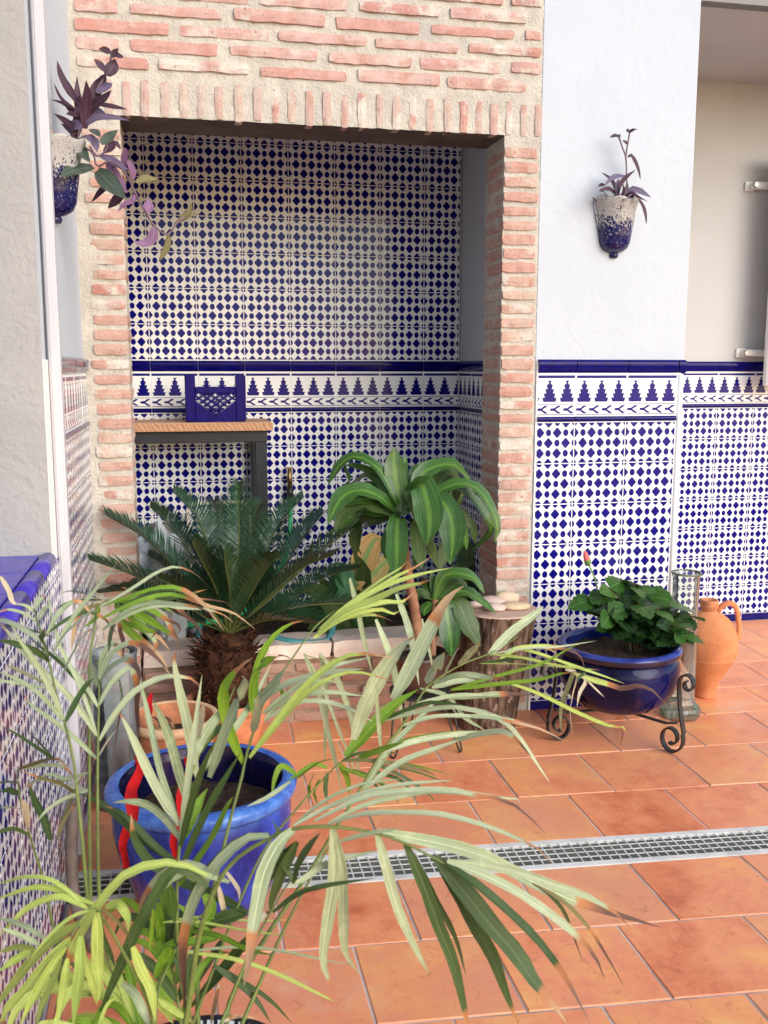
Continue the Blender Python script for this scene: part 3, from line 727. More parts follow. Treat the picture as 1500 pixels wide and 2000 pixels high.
# ------------------------------------------------------------------ planter
PX0, PX1, PF = PLI+.004, PRI-.006, .045
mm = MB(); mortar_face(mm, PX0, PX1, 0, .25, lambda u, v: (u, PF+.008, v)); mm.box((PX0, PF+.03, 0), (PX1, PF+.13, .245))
pl = tag(mm.build('planter_wall', 'shaded planter mortar', None, True), 'low brick planter wall with pale stone coping across the niche', 'planter')
z = .026; row = 0
while z < .24:
    x = PX0 + .005; first = True
    while x < PX1 - .03:
        L = (.13 if row % 2 and first else .25 + rj(.03)); first = False; x1 = min(x+L, PX1-.004)
        rough_brick((x, PF-.002+rj(.004), z-.0185+rj(.002)), (x1, PF+.05, z+.0185+rj(.002)), 'shaded planter brick', pl, jit=.004, nx=6)
        x = x1 + .012 + rj(.003)
    z += .0475; row += 1
x = PX0 + .002
for L in (.36, .31, .34, .24):
    x1 = min(x + L, PX1-.002)
    rough_brick((x, PF-.014+rj(.004), .246), (x1-.004, PF+.15, .310+rj(.006)), 'coping stone', pl, jit=.007, nx=8, name='coping_stone')
    x = x1
sb = MB(); mortar_face(sb, -1.89, -.165, .18, NY-.002, lambda u, v: (u, v, .225 + .03*noise.noise((u*5, v*5, 1))), .03, .012)
so_ = sb.build('planter_soil', 'soil', None, True); so_['kind'] = 'stuff'; so_['label'] = 'dark soil filling the brick planter bed'; so_['category'] = 'soil'

# ------------------------------------------------------------------ table with ceramic lattice block
tb = thing('wall_table', (-1.42, .83, .3), 'pine topped table on black steel frame in the left of the niche', 'table')
MB().cbox((-1.86, .645, 1.032), (-1.04, .955, 1.066), .004).build('table_top', 'pine', tb)
MB().cbox((-1.86, .6425, .2+.833), (-1.041, .646, .2+.865), .001).build('front_edge', 'pine end', tb)
MB().cbox((-1.84, .665, .985), (-1.062, .715, 1.031), .002).build('front_rail', 'dark steel', tb)
MB().cbox((-1.84, .90, .985), (-1.062, .945, 1.031), .002).build('rear_rail', 'dark steel', tb)
for x0 in (-1.84, -1.112):
    for y0 in (.666, .90): MB().cbox((x0, y0, .22), (x0+.048, y0+.044, .985), .002).build('leg', 'dark steel', tb)
bx = thing('lattice_block', (-1.265, .75, 1.067), 'navy glazed ceramic block with lattice window on the pine table', 'ornament')
bm_ = MB(); by0, by1, X0, X1, Z0 = .715, .79, -1.389, -1.144, 1.0672
W_ = X1-X0; Hh = .193
bm_.cbox((X0, by0, Z0), (X0+.042, by1, Z0+Hh), .004).cbox((X1-.042, by0, Z0), (X1, by1, Z0+Hh-.004), .004)
bm_.cbox((X0+.042, by0+.001, Z0+.115), (X1-.042, by1-.001, Z0+.142), .003)
xm = (X0+X1)/2
for s in (-1, 1):     # solid V below the window
    e = X0+.042 if s < 0 else X1-.042
    vs = [(e,y,Z0+.085) for y in (by0+.001,by1-.001)] + [(xm,y,Z0+.022) for y in (by0+.001,by1-.001)] + [(e,y,Z0) for y in (by0+.001,by1-.001)] + [(xm,y,Z0) for y in (by0+.001,by1-.001)]
    bm_.add(vs, [(0,2,6,4),(1,5,7,3),(0,1,3,2),(4,6,7,5)])
bm_.build('body', 'navy', bx)
lt = MB(); yl = by0+.022
def clipseg(p, q):     # keep the part of a lattice bar inside the window
    out = []
    for i in range(41):
        t = i/40; x = p[0]+(q[0]-p[0])*t; zz = p[1]+(q[1]-p[1])*t
        lim = Z0+.022 + abs(x-xm)/(W_/2-.042)*.063
        if X0+.036 < x < X1-.036 and lim-.004 < zz < Z0+.120: out.append((x, yl, zz))
    return (out[0], out[-1]) if len(out) > 2 else None
for k in range(-7, 8):
    for s in (1, -1):
        c_ = xm + k*.034
        sg = clipseg((c_-s*.12, Z0-.02), (c_+s*.12, Z0+.16))
        if sg: 
            d = s*.0008; lt.strip([(sg[0][0], yl+d, sg[0][2]), (sg[1][0], yl+d, sg[1][2])], .03, .0085, (0,1,0))
lt.build('lattice', 'navy', bx)

# ------------------------------------------------------------------ tap and hoses
tp = thing('garden_tap', (-.946, .93, .78), 'brass tap with green hose connector on the niche wall', 'tap')
MB().tube([(-.946, .965, .80), (-.946, .915, .80)], .011, 10).tube([(-.946, .92, .845), (-.946, .918, .76)], [.010,.012], 10).build('body', 'brass', tp, True)
MB().cbox((-.968, .912, .846), (-.930, .922, .852), .002).build('handle', 'brass', tp)
MB().tube([(-.946, .918, .765), (-.946, .918, .715)], [.014,.016], 12).build('connector', 'black plastic', tp, True)
MB().tube([(-.946, .918, .715), (-.946, .918, .675)], [.015,.012], 12).build('collar', 'green plastic', tp, True)
hz = MB().tube(resample([(-.946,.918,.68),(-.95,.90,.58),(-.99,.80,.45),(-1.1,.6,.36),(-1.2,.40,.335),(-1.33,.25,.345),(-1.45,.22,.35),(-1.55,.28,.345)], 40), .0105, 10).build('green_hose', 'green hose', None, True)
tag(hz, 'bright green hose curling behind the cycad on the planter', 'hose')
hz = MB().tube(resample([(-1.104,0.120,0.316),(-1.052,0.080,0.307),(-0.979,0.070,0.298),(-0.899,0.100,0.297),(-.86,.2,.335),(-.80,.35,.32),(-.78,.55,.33)], 40), .0125, 10).build('teal_hose', 'teal hose', None, True)
tag(hz, 'teal hose lying on the planter coping right of the cycad', 'hose')
hz = MB().tube(resample([(-1.049,0.500,0.384),(-0.986,0.420,0.358),(-0.902,0.360,0.321),(-0.870,0.300,0.289),(-0.873,0.250,0.263)], 24), .012, 10).build('teal_hose', 'teal hose', None, True)
tag(hz, 'short slanting length of teal hose behind the cycad leaves', 'hose')
hz = MB().tube(resample([(-1.365,0.300,0.445),(-1.357,0.280,0.391),(-1.363,0.260,0.317),(-1.373,0.220,0.266)], 20), .012, 10).build('teal_hose', 'teal hose', None, True)
tag(hz, 'teal hose end hanging left of the cycad trunk', 'hose')
# odds and ends in the bed
def crumple(name, mat, c, r, sq, label, cat, amp=.35, fr=3.2, n=18, group=None):
    mb = MB(); vs = []; F = []
    for j in range(n+1):
        th = math.pi*j/n
        for i in range(n*2):
            ph = math.pi*i/n; d = Vector((math.sin(th)*math.cos(ph), math.sin(th)*math.sin(ph), math.cos(th)))
            k = 1 + amp*noise.noise(d*fr*.5 + Vector(c)*7) + amp*.5*noise.noise(d*fr*1.6 + Vector(c)*3)
            vs.append((c[0]+d.x*r*sq[0]*k, c[1]+d.y*r*sq[1]*k, c[2]+d.z*r*sq[2]*k))
    for j in range(n):
        for i in range(n*2): F.append((j*n*2+i, (j+1)*n*2+i, (j+1)*n*2+(i+1)%(n*2), j*n*2+(i+1)%(n*2)))
    o = mb.add(vs, F).build(name, mat, None, True, loc=(c[0], c[1], c[2]-r*sq[2])); return tag(o, label, cat, group)
crumple('plastic_bag', 'pale bag', (-1.50, .32, .47), .17, (.72,.45,1.15), 'crumpled pale blue plastic bag behind the left of the cycad', 'bag', .5, 5)
crumple('plastic_bag', 'pale bag', (-1.46, .20, .36), .07, (.7,.5,1.0), 'small pale plastic bag just behind the coping at left', 'bag', .5, 5)
crumple('rock', 'grey stone', (-1.52, .62, .60), .085, (1.25,.7,.75), 'dark grey rock under the table behind the cycad', 'rock', .45, 3)
crumple('rock', 'grey stone', (-1.53, .60, .36), .16, (1.0,.8,1.05), 'large dark rock in the bed carrying the grey rock', 'rock', .35, 3)
fm = MB().tube(resample([(-1.39,.70,.25),(-1.392,.70,.60),(-1.392,.70,.715),(-1.375,.70,.728),(-1.28,.70,.732),(-1.17,.70,.732),(-1.145,.70,.715),(-1.135,.70,.60),(-1.13,.70,.25)], 40), .006, 8).build('metal_frame', 'cream metal', None, True)
tag(fm, 'thin cream metal frame standing under the pine table', 'frame')

# ------------------------------------------------------------------ plants helpers
def leaves(parent, data, N=(0,-.75,.65), prof=None, seg=9, fold=.14, name='leaf', nj=.35, wave=0, wmul=1):
    for (mk, tip, w, pts) in data:
        n = Vector(N) + Vector((rj(nj), rj(nj), rj(nj)))
        o = MB().blade(pts, w*wmul, n, fold, prof, seg, rj(.5), wave=wave).build(name, 'leaf'+mk, parent, True)
        o['tip'] = float(tip)
# ------------------------------------------------------------------ wall pots
def wall_pot(loc, rz, label, s=1.0):
    t = thing('wall_pot', loc, label, 'pot', 'speckled wall pots'); t.rotation_euler = (0,0,rz)
    prof = [(.0,-.196),(.014,-.195),(.018,-.186),(.014,-.178),(.030,-.174),(.047,-.163),(.056,-.145),(.060,-.12),(.066,-.08),(.072,-.04),(.080,-.012),(.087,.0),(.086,.005),(.081,.003),(.072,-.01),(.066,-.05),(.06,-.10)]
    prof = [(r*s, z*s) for r, z in prof]
    mb = MB(); n = 28; vs = []; 
    for r, z in prof:
        for i in range(n+1):
            a = math.pi + math.pi*i/n
            sc_ = 1 + (.022*math.cos(a*7)*max(0, (z/s+.07)/.07) if z > -.07*s else 0)
            vs.append((r*math.cos(a)*sc_, r*math.sin(a)*.95*sc_, z + (.003*s*math.cos(a*7) if z > -.015*s else 0)))
    F = [(j*(n+1)+i, j*(n+1)+i+1, (j+1)*(n+1)+i+1, (j+1)*(n+1)+i) for j in range(len(prof)-1) for i in range(n)]
    mb.add([Vector(v)+Vector(loc) for v in vs], F).build('bowl', 'speckle', t, True)
    bk = MB(); nb = 16; outl = [(-.083,-.02),(-.06,-.12),(-.045,-.16),(0,-.175),(.045,-.16),(.06,-.12),(.083,-.02)] + [(.083*math.cos(a), .004+.022*math.sin(a)) for a in [math.pi*i/10 for i in range(11)]]
    f_ = [(x*s, y, z*s) for y in (-.001, -.008) for x, z in outl]; k = len(outl)
    bk.add([Vector(v)+Vector(loc) for v in f_], [tuple(range(k)), tuple(reversed(range(k, 2*k)))] + [(i, (i+1)%k, k+(i+1)%k, k+i) for i in range(k)]).build('back_plate', 'speckle', t)
    so = MB(); ring = [(.066*s*math.cos(math.pi+math.pi*i/12), .062*s*math.sin(math.pi+math.pi*i/12)-.004, -.02*s) for i in range(13)]
    so.add([Vector(v)+Vector(loc) for v in ring], [tuple(range(13))]).build('soil', 'soil', t)
    return t
wall_pot((.131, .0065, 1.873), 0, 'speckled blue and white wall pot on the right white wall', 1.0)
wall_pot((XL_-TF+.0005, -.555, 1.868), R(90), 'speckled blue and white wall pot on the left wall beside the bricks', 1.04)
def trad(name, base, data, stems, label):
    t = thing(name, base, label, 'plant', 'purple trailing plants')
    for s in stems: MB().tube(resample(s, 16), .0028, 6).build('stem', 'purple stem', t, True)
    leaves(t, data, (.15,-.9,.35), LEAFP, 8, .12, nj=.3)
trad('spiderwort', (-1.67,-.55,1.85), [
('T',1.00,0.0270,[(-1.661,-0.550,1.858),(-1.640,-0.543,1.946),(-1.643,-0.537,2.001),(-1.642,-0.530,2.043)]),
('T',1.00,0.0293,[(-1.627,-0.550,1.909),(-1.619,-0.567,1.959),(-1.614,-0.583,1.990),(-1.614,-0.600,2.016)]),
('T',1.00,0.0215,[(-1.636,-0.550,1.922),(-1.657,-0.550,1.952),(-1.674,-0.550,1.969),(-1.709,-0.550,1.978)]),
('T',1.00,0.0213,[(-1.641,-0.550,1.908),(-1.668,-0.590,1.915),(-1.693,-0.630,1.924)]),
('T',1.00,0.0207,[(-1.651,-0.550,1.890),(-1.666,-0.525,1.913),(-1.691,-0.500,1.931)]),
('T',1.00,0.0226,[(-1.638,-0.550,1.971),(-1.660,-0.540,2.003),(-1.682,-0.530,2.045),(-1.691,-0.520,2.082)]),
('T',1.00,0.0160,[(-1.648,-0.550,1.957),(-1.680,-0.570,1.977),(-1.694,-0.590,2.006)]),
('T',1.00,0.0184,[(-1.636,-0.550,1.980),(-1.652,-0.530,2.002),(-1.672,-0.510,2.022)]),
('T',1.00,0.0321,[(-1.626,-0.550,1.945),(-1.596,-0.567,1.969),(-1.567,-0.583,1.984),(-1.552,-0.600,1.996)]),
('T',1.00,0.0327,[(-1.611,-0.550,1.981),(-1.588,-0.525,2.025),(-1.570,-0.500,2.064)]),
('T',1.00,0.0325,[(-1.567,-0.550,2.046),(-1.549,-0.540,2.072),(-1.544,-0.530,2.093)]),
('T',1.00,0.0183,[(-1.567,-0.550,2.055),(-1.582,-0.550,2.072),(-1.596,-0.550,2.084)]),
('T',1.00,0.0172,[(-1.556,-0.550,2.100),(-1.565,-0.550,2.108),(-1.583,-0.550,2.109)]),
('T',1.00,0.0163,[(-1.547,-0.550,2.100),(-1.532,-0.535,2.101),(-1.522,-0.520,2.103)]),
('T',1.00,0.0172,[(-1.552,-0.550,2.091),(-1.542,-0.550,2.105),(-1.533,-0.550,2.114)]),
('T',1.00,0.0163,[(-1.593,-0.550,1.973),(-1.561,-0.550,1.970),(-1.516,-0.550,1.963)]),
('U',1.00,0.0182,[(-1.627,-0.550,1.918),(-1.593,-0.570,1.935),(-1.546,-0.590,1.932),(-1.510,-0.610,1.921)]),
('U',1.00,0.0240,[(-1.621,-0.550,1.945),(-1.586,-0.535,1.959),(-1.567,-0.520,1.937)]),
('U',1.00,0.0273,[(-1.590,-0.550,2.000),(-1.570,-0.525,2.026),(-1.555,-0.500,2.040)]),
('U',1.00,0.0321,[(-1.668,-0.550,1.907),(-1.650,-0.575,1.911),(-1.628,-0.600,1.897)]),
('T',1.00,0.0268,[(-1.673,-0.550,1.889),(-1.664,-0.580,1.865),(-1.656,-0.610,1.836)]),
('G',1.00,0.0215,[(-1.614,-0.550,1.909),(-1.599,-0.575,1.898),(-1.584,-0.600,1.879)]),
('G',1.00,0.0272,[(-1.588,-0.550,1.874),(-1.569,-0.550,1.889),(-1.543,-0.550,1.910)]),
('T',1.00,0.0240,[(-1.580,-0.550,1.852),(-1.551,-0.550,1.876),(-1.537,-0.550,1.861)]),
('G',1.00,0.0321,[(-1.638,-0.550,1.872),(-1.631,-0.590,1.837),(-1.611,-0.630,1.810)]),
('G',1.00,0.0369,[(-1.609,-0.550,1.815),(-1.642,-0.590,1.801),(-1.665,-0.630,1.784),(-1.679,-0.670,1.763)]),
('G',1.00,0.0480,[(-1.600,-0.550,1.806),(-1.575,-0.590,1.777),(-1.547,-0.630,1.744),(-1.525,-0.670,1.716)]),
('U',1.00,0.0271,[(-1.589,-0.550,1.843),(-1.561,-0.567,1.831),(-1.529,-0.583,1.807),(-1.515,-0.600,1.800)]),
('V',1.00,0.0329,[(-1.572,-0.550,1.830),(-1.554,-0.557,1.793),(-1.532,-0.563,1.756),(-1.523,-0.570,1.746)]),
('T',1.00,0.0221,[(-1.554,-0.550,1.817),(-1.565,-0.537,1.787),(-1.600,-0.523,1.751),(-1.621,-0.510,1.729)]),
('T',1.00,0.0277,[(-1.528,-0.550,1.758),(-1.548,-0.535,1.741),(-1.578,-0.520,1.713)]),
('V',1.00,0.0188,[(-1.501,-0.550,1.750),(-1.511,-0.550,1.731),(-1.534,-0.550,1.721),(-1.551,-0.550,1.700)]),
('V',1.00,0.0199,[(-1.524,-0.550,1.864),(-1.531,-0.525,1.836),(-1.538,-0.500,1.813)]),
('V',1.00,0.0244,[(-1.521,-0.550,1.832),(-1.509,-0.530,1.813),(-1.508,-0.510,1.789)]),
('V',1.00,0.0278,[(-1.479,-0.550,1.704),(-1.469,-0.540,1.720),(-1.471,-0.530,1.740)]),
('V',1.00,0.0290,[(-1.457,-0.550,1.663),(-1.463,-0.550,1.635),(-1.487,-0.550,1.620),(-1.512,-0.550,1.624)]),
('O',1.00,0.0190,[(-1.420,-0.550,1.645),(-1.425,-0.550,1.612),(-1.448,-0.550,1.574)]),
('O',1.00,0.0202,[(-1.395,-0.550,1.679),(-1.366,-0.540,1.700),(-1.337,-0.530,1.705)]),
('O',1.00,0.0190,[(-1.390,-0.550,1.684),(-1.366,-0.550,1.703),(-1.355,-0.550,1.729)]),
('O',1.00,0.0222,[(-1.500,-0.550,1.778),(-1.476,-0.535,1.793),(-1.444,-0.520,1.794)]),
('U',1.00,0.0238,[(-1.614,-0.550,1.896),(-1.601,-0.565,1.871),(-1.596,-0.580,1.845)]),
('T',1.00,0.0214,[(-1.639,-0.550,1.944),(-1.655,-0.575,1.937),(-1.666,-0.600,1.931)]),
('U',1.00,0.0215,[(-1.647,-0.550,1.881),(-1.622,-0.575,1.885),(-1.607,-0.600,1.863)])], [[(-1.648,-0.550,1.858),(-1.642,-0.544,1.909),(-1.622,-0.538,1.957),(-1.593,-0.532,2.014),(-1.564,-0.526,2.062),(-1.554,-0.520,2.104)],[(-1.628,-0.570,1.859),(-1.605,-0.575,1.841),(-1.597,-0.580,1.809),(-1.560,-0.585,1.823),(-1.525,-0.590,1.792),(-1.499,-0.595,1.738),(-1.475,-0.600,1.692)],[(-1.475,-0.600,1.692),(-1.460,-0.595,1.666),(-1.424,-0.590,1.640),(-1.395,-0.585,1.674),(-1.375,-0.580,1.689)],[(-1.614,-0.570,1.860),(-1.597,-0.570,1.838),(-1.578,-0.570,1.848),(-1.569,-0.570,1.867)]], 'large trailing purple leaved plant growing from the left wall pot')
trad('spiderwort', (.131,-.05,1.85), [
('T',1.00,0.0179,[(0.107,-0.055,1.874),(0.103,-0.048,1.914),(0.085,-0.042,1.943),(0.054,-0.035,1.963)]),
('U',1.00,0.0183,[(0.138,-0.055,1.950),(0.099,-0.065,1.947),(0.070,-0.075,1.931),(0.046,-0.085,1.908)]),
('T',1.00,0.0123,[(0.062,-0.055,1.916),(0.051,-0.055,1.918),(0.035,-0.055,1.910)]),
('T',1.00,0.0153,[(0.104,-0.055,1.887),(0.078,-0.065,1.902),(0.051,-0.075,1.900),(0.027,-0.085,1.892)]),
('T',1.00,0.0079,[(0.070,-0.055,1.870),(0.059,-0.065,1.886),(0.046,-0.075,1.892),(0.027,-0.085,1.888)]),
('T',1.00,0.0166,[(0.110,-0.055,1.877),(0.113,-0.058,1.913),(0.125,-0.060,1.933),(0.141,-0.062,1.949),(0.170,-0.065,1.970)]),
('U',1.00,0.0184,[(0.111,-0.055,1.877),(0.101,-0.065,1.911),(0.104,-0.075,1.937)]),
('T',1.00,0.0215,[(0.124,-0.055,1.875),(0.125,-0.070,1.898),(0.111,-0.085,1.926)]),
('T',1.00,0.0186,[(0.130,-0.055,1.875),(0.148,-0.045,1.906),(0.154,-0.035,1.936)]),
('U',1.00,0.0228,[(0.144,-0.055,1.888),(0.159,-0.065,1.905),(0.186,-0.075,1.897),(0.222,-0.085,1.876)]),
('T',1.00,0.0184,[(0.136,-0.055,1.875),(0.153,-0.072,1.891),(0.174,-0.088,1.874),(0.200,-0.105,1.858)]),
('T',1.00,0.0154,[(0.147,-0.055,1.873),(0.163,-0.070,1.881),(0.173,-0.085,1.882)]),
('T',1.00,0.0161,[(0.191,-0.055,1.874),(0.206,-0.062,1.848),(0.213,-0.068,1.816),(0.213,-0.075,1.785)]),
('T',1.00,0.0190,[(0.143,-0.055,2.014),(0.152,-0.058,2.021),(0.168,-0.060,2.002),(0.183,-0.062,1.968),(0.189,-0.065,1.937)]),
('T',1.00,0.0134,[(0.107,-0.055,2.079),(0.093,-0.055,2.083),(0.073,-0.055,2.075)]),
('T',1.00,0.0122,[(0.110,-0.055,2.087),(0.107,-0.055,2.079),(0.108,-0.055,2.074)]),
('T',1.00,0.0122,[(0.147,-0.055,2.096),(0.155,-0.060,2.103),(0.170,-0.065,2.105)]),
('T',1.00,0.0135,[(0.147,-0.055,2.099),(0.138,-0.055,2.101),(0.135,-0.055,2.096)]),
('T',1.00,0.0135,[(0.141,-0.055,2.055),(0.134,-0.055,2.062),(0.121,-0.055,2.067)]),
('T',1.00,0.0135,[(0.033,-0.055,1.863),(0.020,-0.065,1.864),(0.007,-0.075,1.872)]),
('T',1.00,0.0086,[(0.198,-0.055,1.901),(0.199,-0.065,1.909),(0.189,-0.075,1.915)]),
('U',1.00,0.0184,[(0.124,-0.055,1.872),(0.130,-0.085,1.870),(0.142,-0.115,1.868)])], [[(0.133,-0.055,1.872),(0.143,-0.054,1.920),(0.142,-0.053,1.951),(0.137,-0.052,2.012),(0.125,-0.051,2.042),(0.110,-0.050,2.078)],[(0.138,-0.050,2.013),(0.142,-0.050,2.049),(0.149,-0.050,2.097)]], 'small purple leaved plant with two tall stems in the right wall pot')

# ------------------------------------------------------------------ log stump with pebbles
lg = thing('log_stump', (-.332, -.10, 0), 'upright bark covered log stump at the foot of the right pillar', 'log')
prof = [(.105,.0),(.112,.012),(.113,.06),(.115,.15),(.12,.25),(.128,.34),(.138,.41),(.140,.430)]
mb = MB(); n = 64
vs = []; 
for j in range(31):
    z = .432*j/30; r = .108 + .030*(z/.432)**1.6
    for i in range(n):
        a = 2*math.pi*i/n; rr = r*(1 + .05*noise.noise((math.cos(a)*1.3, math.sin(a)*1.3, z*2)) + .035*noise.noise((math.cos(a)*9, math.sin(a)*9, z*9)) + .018*noise.noise((math.cos(a)*22, math.sin(a)*22, z*12)))
        off = .05*(z/.432)
        vs.append((-.332+.0 + off*.9 + rr*math.cos(a) - .02, -.10+rr*math.sin(a), z))
F = [(j*n+i, j*n+(i+1)%n, (j+1)*n+(i+1)%n, (j+1)*n+i) for j in range(30) for i in range(n)]
mb.add(vs, F).build('bark', 'bark', lg, True)
top = [Vector(v) for v in vs[30*n:]]; ct = sum(top, Vector())/n
tm = MB(); tm.add([ct+(p-ct)*k+Vector((0,0,dz)) for k, dz in ((1.0,.0),(.985,.004),(.5,.006)) for p in top] + [ct+Vector((0,0,.006))], [(a*n+i, a*n+(i+1)%n, (a+1)*n+(i+1)%n, (a+1)*n+i) for a in (0,1) for i in range(n)] + [(2*n+i, 2*n+(i+1)%n, 3*n) for i in range(n)])
tm.build('cut_face', 'cut wood', lg, loc=tuple(ct))
for k, (dx, dy_, r, sq, mt, lb) in enumerate(((-.02,.03,.042,(1.25,.9,.45),'pink pebble','flat pink stone at the back left of the log top'),(.045,.05,.040,(1.2,.8,.62),'cream pebble','cream yellow stone at the back right of the log top'),
        (.05,-.03,.042,(1.3,.75,.32),'cream pebble','flat pale stone at the front right of the log top'),(-.03,-.035,.034,(1.2,.9,.4),'pink pebble','small pink stone at the front left of the log top'),(-.085,.015,.026,(1.2,.8,.5),'pink pebble','smallest stone on the left rim of the log top'))):
    crumple('stone', mt, (ct.x+dx, ct.y+dy_, ct.z+.006+r*sq[2]*.9), r, sq, lb, 'stone', .18, 2.5, 10, 'stones on the log stump')

# ------------------------------------------------------------------ blue pot on iron stand with hibiscus
PC = Vector((.065, -.30, 0))
st = thing('iron_stand', (PC.x, PC.y, 0), 'black wrought iron scroll stand holding the dark blue pot', 'stand')
def leg_pts(ang):
    d = Vector((math.cos(ang), math.sin(ang), 0)); P = []
    for i in range(15):                      # upper scroll, curling outwards
        a = -2.6 + i*(3.9/14); r = .010 + .016*(i/14)
        P.append((.232 + r*math.cos(a)*-1 + .012, .232 + r*math.sin(a)*-1))
    P = [( .268 + (.008+.020*t)*math.cos(3.9 - 5.2*(1-t)), .215 + (.008+.020*t)*math.sin(3.9 - 5.2*(1-t)) ) for t in [i/16 for i in range(17)]]
    up = [(.268+.028*math.cos(a), .215+.028*math.sin(a)) for a in [math.radians(q) for q in range(10, 181, 19)]]
    curl = [(.262, .196), (.250, .206), (.254, .220), (.270, .226), (.286, .216), (.288, .198), (.276, .232)]
    sp = [(.262 + r*math.cos(a), .212 + r*math.sin(a)) for r, a in [(.008+.0225*i/18, math.radians(-250 + i*(430/18))) for i in range(19)]]   # ends at angle 180, r .0305
    body = [(.232,.19),(.237,.15),(.247,.105),(.2565,.07)]
    low = [(.213 + r*math.cos(a), .0465 + r*math.sin(a)) for r, a in [(.0445-.030*(i/26)**1.1, math.radians(25 - i*(500/26))) for i in range(27)]]
    return [PC + d*(x*1.02 - .004) + Vector((0,0,z*1.2+.005)) for x, z in sp + body + low]
for ang in (R(-58), R(181), R(62)):
    P = leg_pts(ang); ref = Vector((-math.sin(ang), math.cos(ang), 0))
    MB().strip(P, .021, .0055, ref).build('leg', 'black metal', st)
for ang in (R(-58), R(181), R(62)):
    d = Vector((math.cos(ang), math.sin(ang), 0)); MB().strip([PC + d*.231 + Vector((0,0,.118)), PC + d*.19 + Vector((0,0,.106)), PC + Vector((0,0,.1075 + .0002*ang))], .016, .0045, Vector((-d.y, d.x, 0))).build('support_bar', 'black metal', st)
pt = thing('blue_pot', (PC.x, PC.y, .06), 'dark blue glazed round pot with brown rim band on the iron stand', 'pot')
MB().lathe([(0,.090),(.06,.090),(.10,.096),(.145,.115),(.178,.147),(.198,.185),(.2065,.225),(.2045,.26),(.196,.285),(.191,.290)], 64, (PC.x,PC.y,0)).build('body', 'dark glaze', pt, True)
MB().lathe([(.191,.290),(.199,.292),(.209,.299),(.212,.307),(.2115,.315)], 64, (PC.x,PC.y,0)).build('rim_band', 'rim brown', pt, True)
MB().lathe([(.2115,.315),(.207,.323),(.199,.3275),(.187,.325),(.182,.315),(.18,.28)], 64, (PC.x,PC.y,0)).build('rim', 'rim glaze', pt, True)
sb = MB(); nn = 40; sb.add([(PC.x + r*math.cos(2*math.pi*i/nn), PC.y + r*math.sin(2*math.pi*i/nn), .288 + .012*noise.noise((r*30, i*.9, 2))) for r in (.182,.14,.09,.04) for i in range(nn)] + [(PC.x, PC.y, .295)], [(a*nn+i, a*nn+(i+1)%nn, (a+1)*nn+(i+1)%nn, (a+1)*nn+i) for a in range(3) for i in range(nn)] + [(3*nn+i, 3*nn+(i+1)%nn, 4*nn) for i in range(nn)]); sb.build('soil', 'soil', pt, True)
pt.location.z += .022
hb = thing('hibiscus', (PC.x+.05, PC.y, .29), 'dark glossy hibiscus with one red bud in the dark blue pot', 'plant')
def hleaf(p, d, L, up, mk):
    """toothed ovate leaf"""
    T = Vector(d).normalized(); N_ = Vector(up); S_ = T.cross(N_).normalized(); N_ = S_.cross(T)
    hw = [0,.26,.36,.31,.38,.30,.32,.22,.21,.10,.0]; n_ = len(hw); vs = []; uv = []; F = []
    for i, h in enumerate(hw):
        t = i/(n_-1); c = Vector(p) + T*L*t - N_*L*(.32*t*t) 
        vs += [c - S_*L*h*1.15 - N_*L*h*.06, c + N_*0 - N_*L*.03, c + S_*L*h*1.15 - N_*L*h*.06]; uv += [(0,t),(.5,t),(1,t)]
    for i in range(n_-1): a = i*3; F += [(a,a+1,a+4,a+3),(a+1,a+2,a+5,a+4)]
    o = MB().add(vs, F, uv).build('leaf', 'leaf'+mk, hb, True); o['tip'] = 2.0
stems = []
random.seed(21)
hb0 = Vector((PC.x+.055, PC.y+.0, .285))
tips = [(-.16,.02,.17),(-.12,-.06,.14),(-.06,.05,.19),(-.02,-.08,.17),(.03,.02,.20),(.05,-.09,.15),(.09,.05,.18),(.12,-.04,.16),(.16,.03,.13),(.19,-.05,.12),(.15,-.11,.07),(.0,.0,.21),(.21,.02,.06),(-.09,.0,.20),(.10,-.12,.11),(-.13,.06,.15)]
for tx_, ty_, tz_ in tips:
    tx_ -= .01; tz_ *= 1.18; tp_ = hb0 + Vector((tx_, ty_, tz_)); md = hb0 + Vector((tx_*.35, ty_*.35, tz_*.62))
    P = resample([hb0 + Vector((tx_*.1, ty_*.1, -.01)), md, tp_], 8)
    MB().tube(P, [.0045-.0004*i for i in range(8)], 6).build('stem', 'stem woody', hb, True)
    for q in range(12):
        t = .35 + .65*(q/11); i = min(6, int(t*7)); p = P[i].lerp(P[i+1], t*7-i)
        a = q*2.4 + rj(.4) + tx_*9; d = Vector((math.cos(a), math.sin(a), .12+rj(.28))) + Vector((tx_*1.2, ty_*1.2-.15, 0))
        hleaf(p, d, random.uniform(.055,.10), (rj(.6), -.55+rj(.6), .8), 'H2' if (q > 9 or random.random() < .12) else 'H')
bp0 = hb0 + Vector((-.13, .02, .17)); bt = Vector((-0.058,-0.280,0.642)) - Vector((0,0,.022))
MB().tube(resample([bp0, (bp0+bt)/2+Vector((.012,0,0)), bt-Vector((-.006,0,.016))], 8), .0028, 6).build('stem', 'bud green', hb, True)
bm2 = MB(); ax = Vector((-.35, 0, 1)).normalized(); q_ = ax.to_track_quat('Z','Y').to_matrix()
bm2.lathe([(0,-.022),(.006,-.020),(.0105,-.010),(.011,0),(.0095,.012),(.007,.022),(.003,.029),(0,.031)], 14)
bm2.v = [bt + q_ @ v for v in bm2.v]; bm2.build('bud', 'bud red', hb, True)
cl = MB(); cl.lathe([(0,-.026),(.006,-.024),(.0115,-.014),(.012,-.004),(.009,.002)], 10); cl.v = [bt + q_ @ v for v in cl.v]; cl.build('calyx', 'bud green', hb, True); hb.location.z += .022

